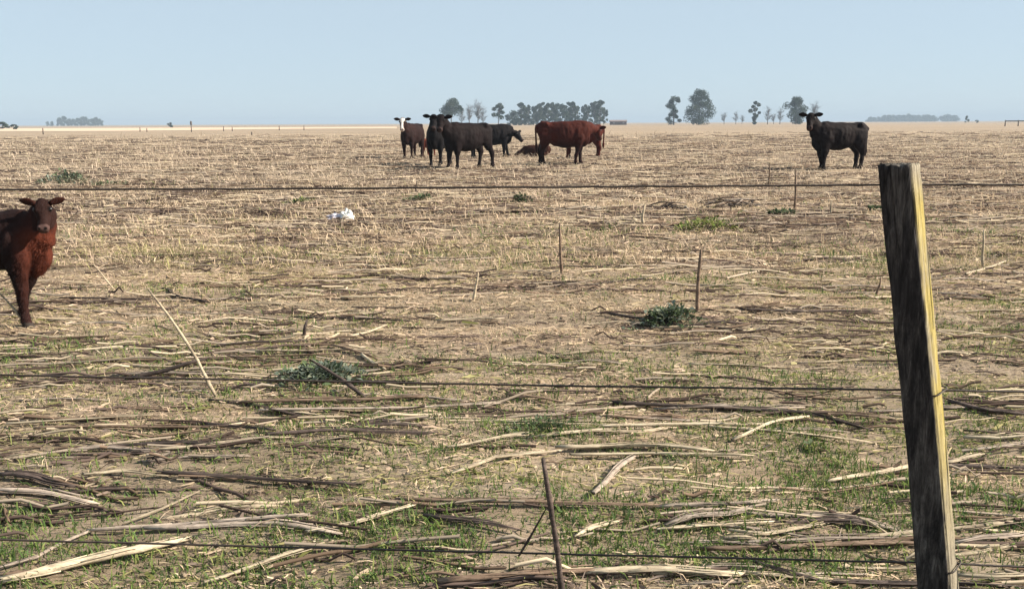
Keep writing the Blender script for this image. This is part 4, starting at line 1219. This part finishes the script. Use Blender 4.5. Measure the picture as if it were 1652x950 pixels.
# ------------------------------------------------------------------ far built things
def far_shed():
    p = at_depth(998, 470); root = empty('shed', (p.x, p.y, 0))
    w = H_of(26, 470); d = 4.0; h = 1.75; t = .15
    m = MB(); m.box((-w / 2, 0, -.1), (w / 2, t, h)); m.box((-w / 2, d - t, -.1), (w / 2, d, h)); m.box((-w / 2, t, -.1), (-w / 2 + t, d - t, h)); m.box((w / 2 - t, t, -.1), (w / 2, d - t, h))
    link('wall', m.mesh('wall', False), M['wall'], root)
    m = MB(); e = .3
    m.add([(-w / 2 - e, -e, h + .003), (w / 2 + e, -e, h + .003), (w / 2 + e, d / 2, h + .75), (-w / 2 - e, d / 2, h + .75), (w / 2 + e, d + e, h + .003), (-w / 2 - e, d + e, h + .003),
           (-w / 2 - e, -e, h + .1), (w / 2 + e, -e, h + .1), (w / 2 + e, d / 2, h + .85), (-w / 2 - e, d / 2, h + .85), (w / 2 + e, d + e, h + .1), (-w / 2 - e, d + e, h + .1)],
          [(6, 7, 8, 9), (9, 8, 10, 11), (1, 0, 3, 2), (2, 3, 5, 4), (0, 1, 7, 6), (4, 5, 11, 10), (1, 2, 8, 7), (2, 4, 10, 8), (0, 6, 9, 3), (3, 9, 11, 5)])
    link('roof', m.mesh('roof', False), M['roof'], root)
    m = MB(); m.box((-.6, -.05, 0), (.6, -.003, 1.6)); link('door', m.mesh('door', False), M['grey_wood'], root)
    for sx in (-1, 1):
        m = MB(); m.box((sx * w * .3 - .45, -.04, .8), (sx * w * .3 + .45, -.003, 1.4)); link('window', m.mesh('window', False), M['hub'], root)
    tag(root, 'low dark shed on the horizon right of the grove', 'shed')
far_shed()

def far_post(px, py_top, D, r, label, extra=False):
    p = at_depth(px, D); p.z = hz1(p.x, p.y)
    top = on_plane(px, py_top, D).z
    root = empty('far_fence_post', p)
    m = MB(); m.tube([(0, 0, -.1), (.01, 0, top * .5), (.02, 0, top)], [r, r * .95, r * .85], 8, .15)
    link('post', m.mesh('post'), M['grey_wood'], root)
    if extra:
        m = MB(); m.tube([(.02, 0, top - .25), (.02, 0, top - .1), (.02, 0, top + .35), (.02, 0, top + .5)], [r * 1.2, r * 2.0, r * 2.0, r * 1.0], 8); link('cap', m.mesh('cap'), M['grey_wood'], root)
        root.name = 'far_pole'; return tag(root, label, 'pole')
    return tag(root, label, 'fence post', 'far fence posts')
far_post(308, 200, 160, .09, 'dark far pole with a thick top on the left horizon', True)
for px, top, D, lab in [(68, 207, 130, 'thin far fence post below the left grove'), (225, 206, 170, 'thin far fence post left of the far pole'), (236, 207, 165, 'twin far fence post nearest the left of the pole'),
                        (360, 204, 175, 'far fence post first right of the pole'), (374, 205, 170, 'far fence post second right of the pole'), (490, 203, 190, 'far fence post midway between pole and white-faced cow'), (450, 203, 190, 'faint far fence post left of the midway one'),
                        (405, 213, 110, 'short nearer fence post right of the far pole')]:
    far_post(px, top, D, .09, lab)

def far_gate():
    p = at_depth(1640, 210); root = empty('far_gate', p)
    z = on_plane(1640, 194, 210).z
    for x in (-2.7, .4, 3.6):
        m = MB(); m.tube([(x, 0, -.1), (x, 0, z)], [.13, .12], 8, .1); link('post', m.mesh('post'), M['grey_wood'], root)
    m = MB(); m.box((-2.6, -.06, z - .35), (3.6, .06, z - .1)); link('rail', m.mesh('rail', False), M['grey_wood'], root)
    tag(root, 'far wooden gate posts with a rail on the right horizon', 'gate')
far_gate()

# ------------------------------------------------------------------ air
def haze():
    m = bpy.data.materials.new('haze_air'); m.use_nodes = True; nt = m.node_tree; nt.nodes.clear()
    out = nt.nodes.new('ShaderNodeOutputMaterial'); v = nt.nodes.new('ShaderNodeVolumePrincipled')
    v.inputs['Color'].default_value = (.43, .535, .655, 1)
    v.inputs['Density'].default_value = .00046
    nt.links.new(v.outputs[0], out.inputs['Volume'])
    b = MB(); b.box((-6200, -1700, -1.2), (6200, 6200, 32))
    o = link('haze', b.mesh('haze', False), m)
    tag(o, 'thin bluish haze over the whole plain', None, None, 'stuff')
haze()
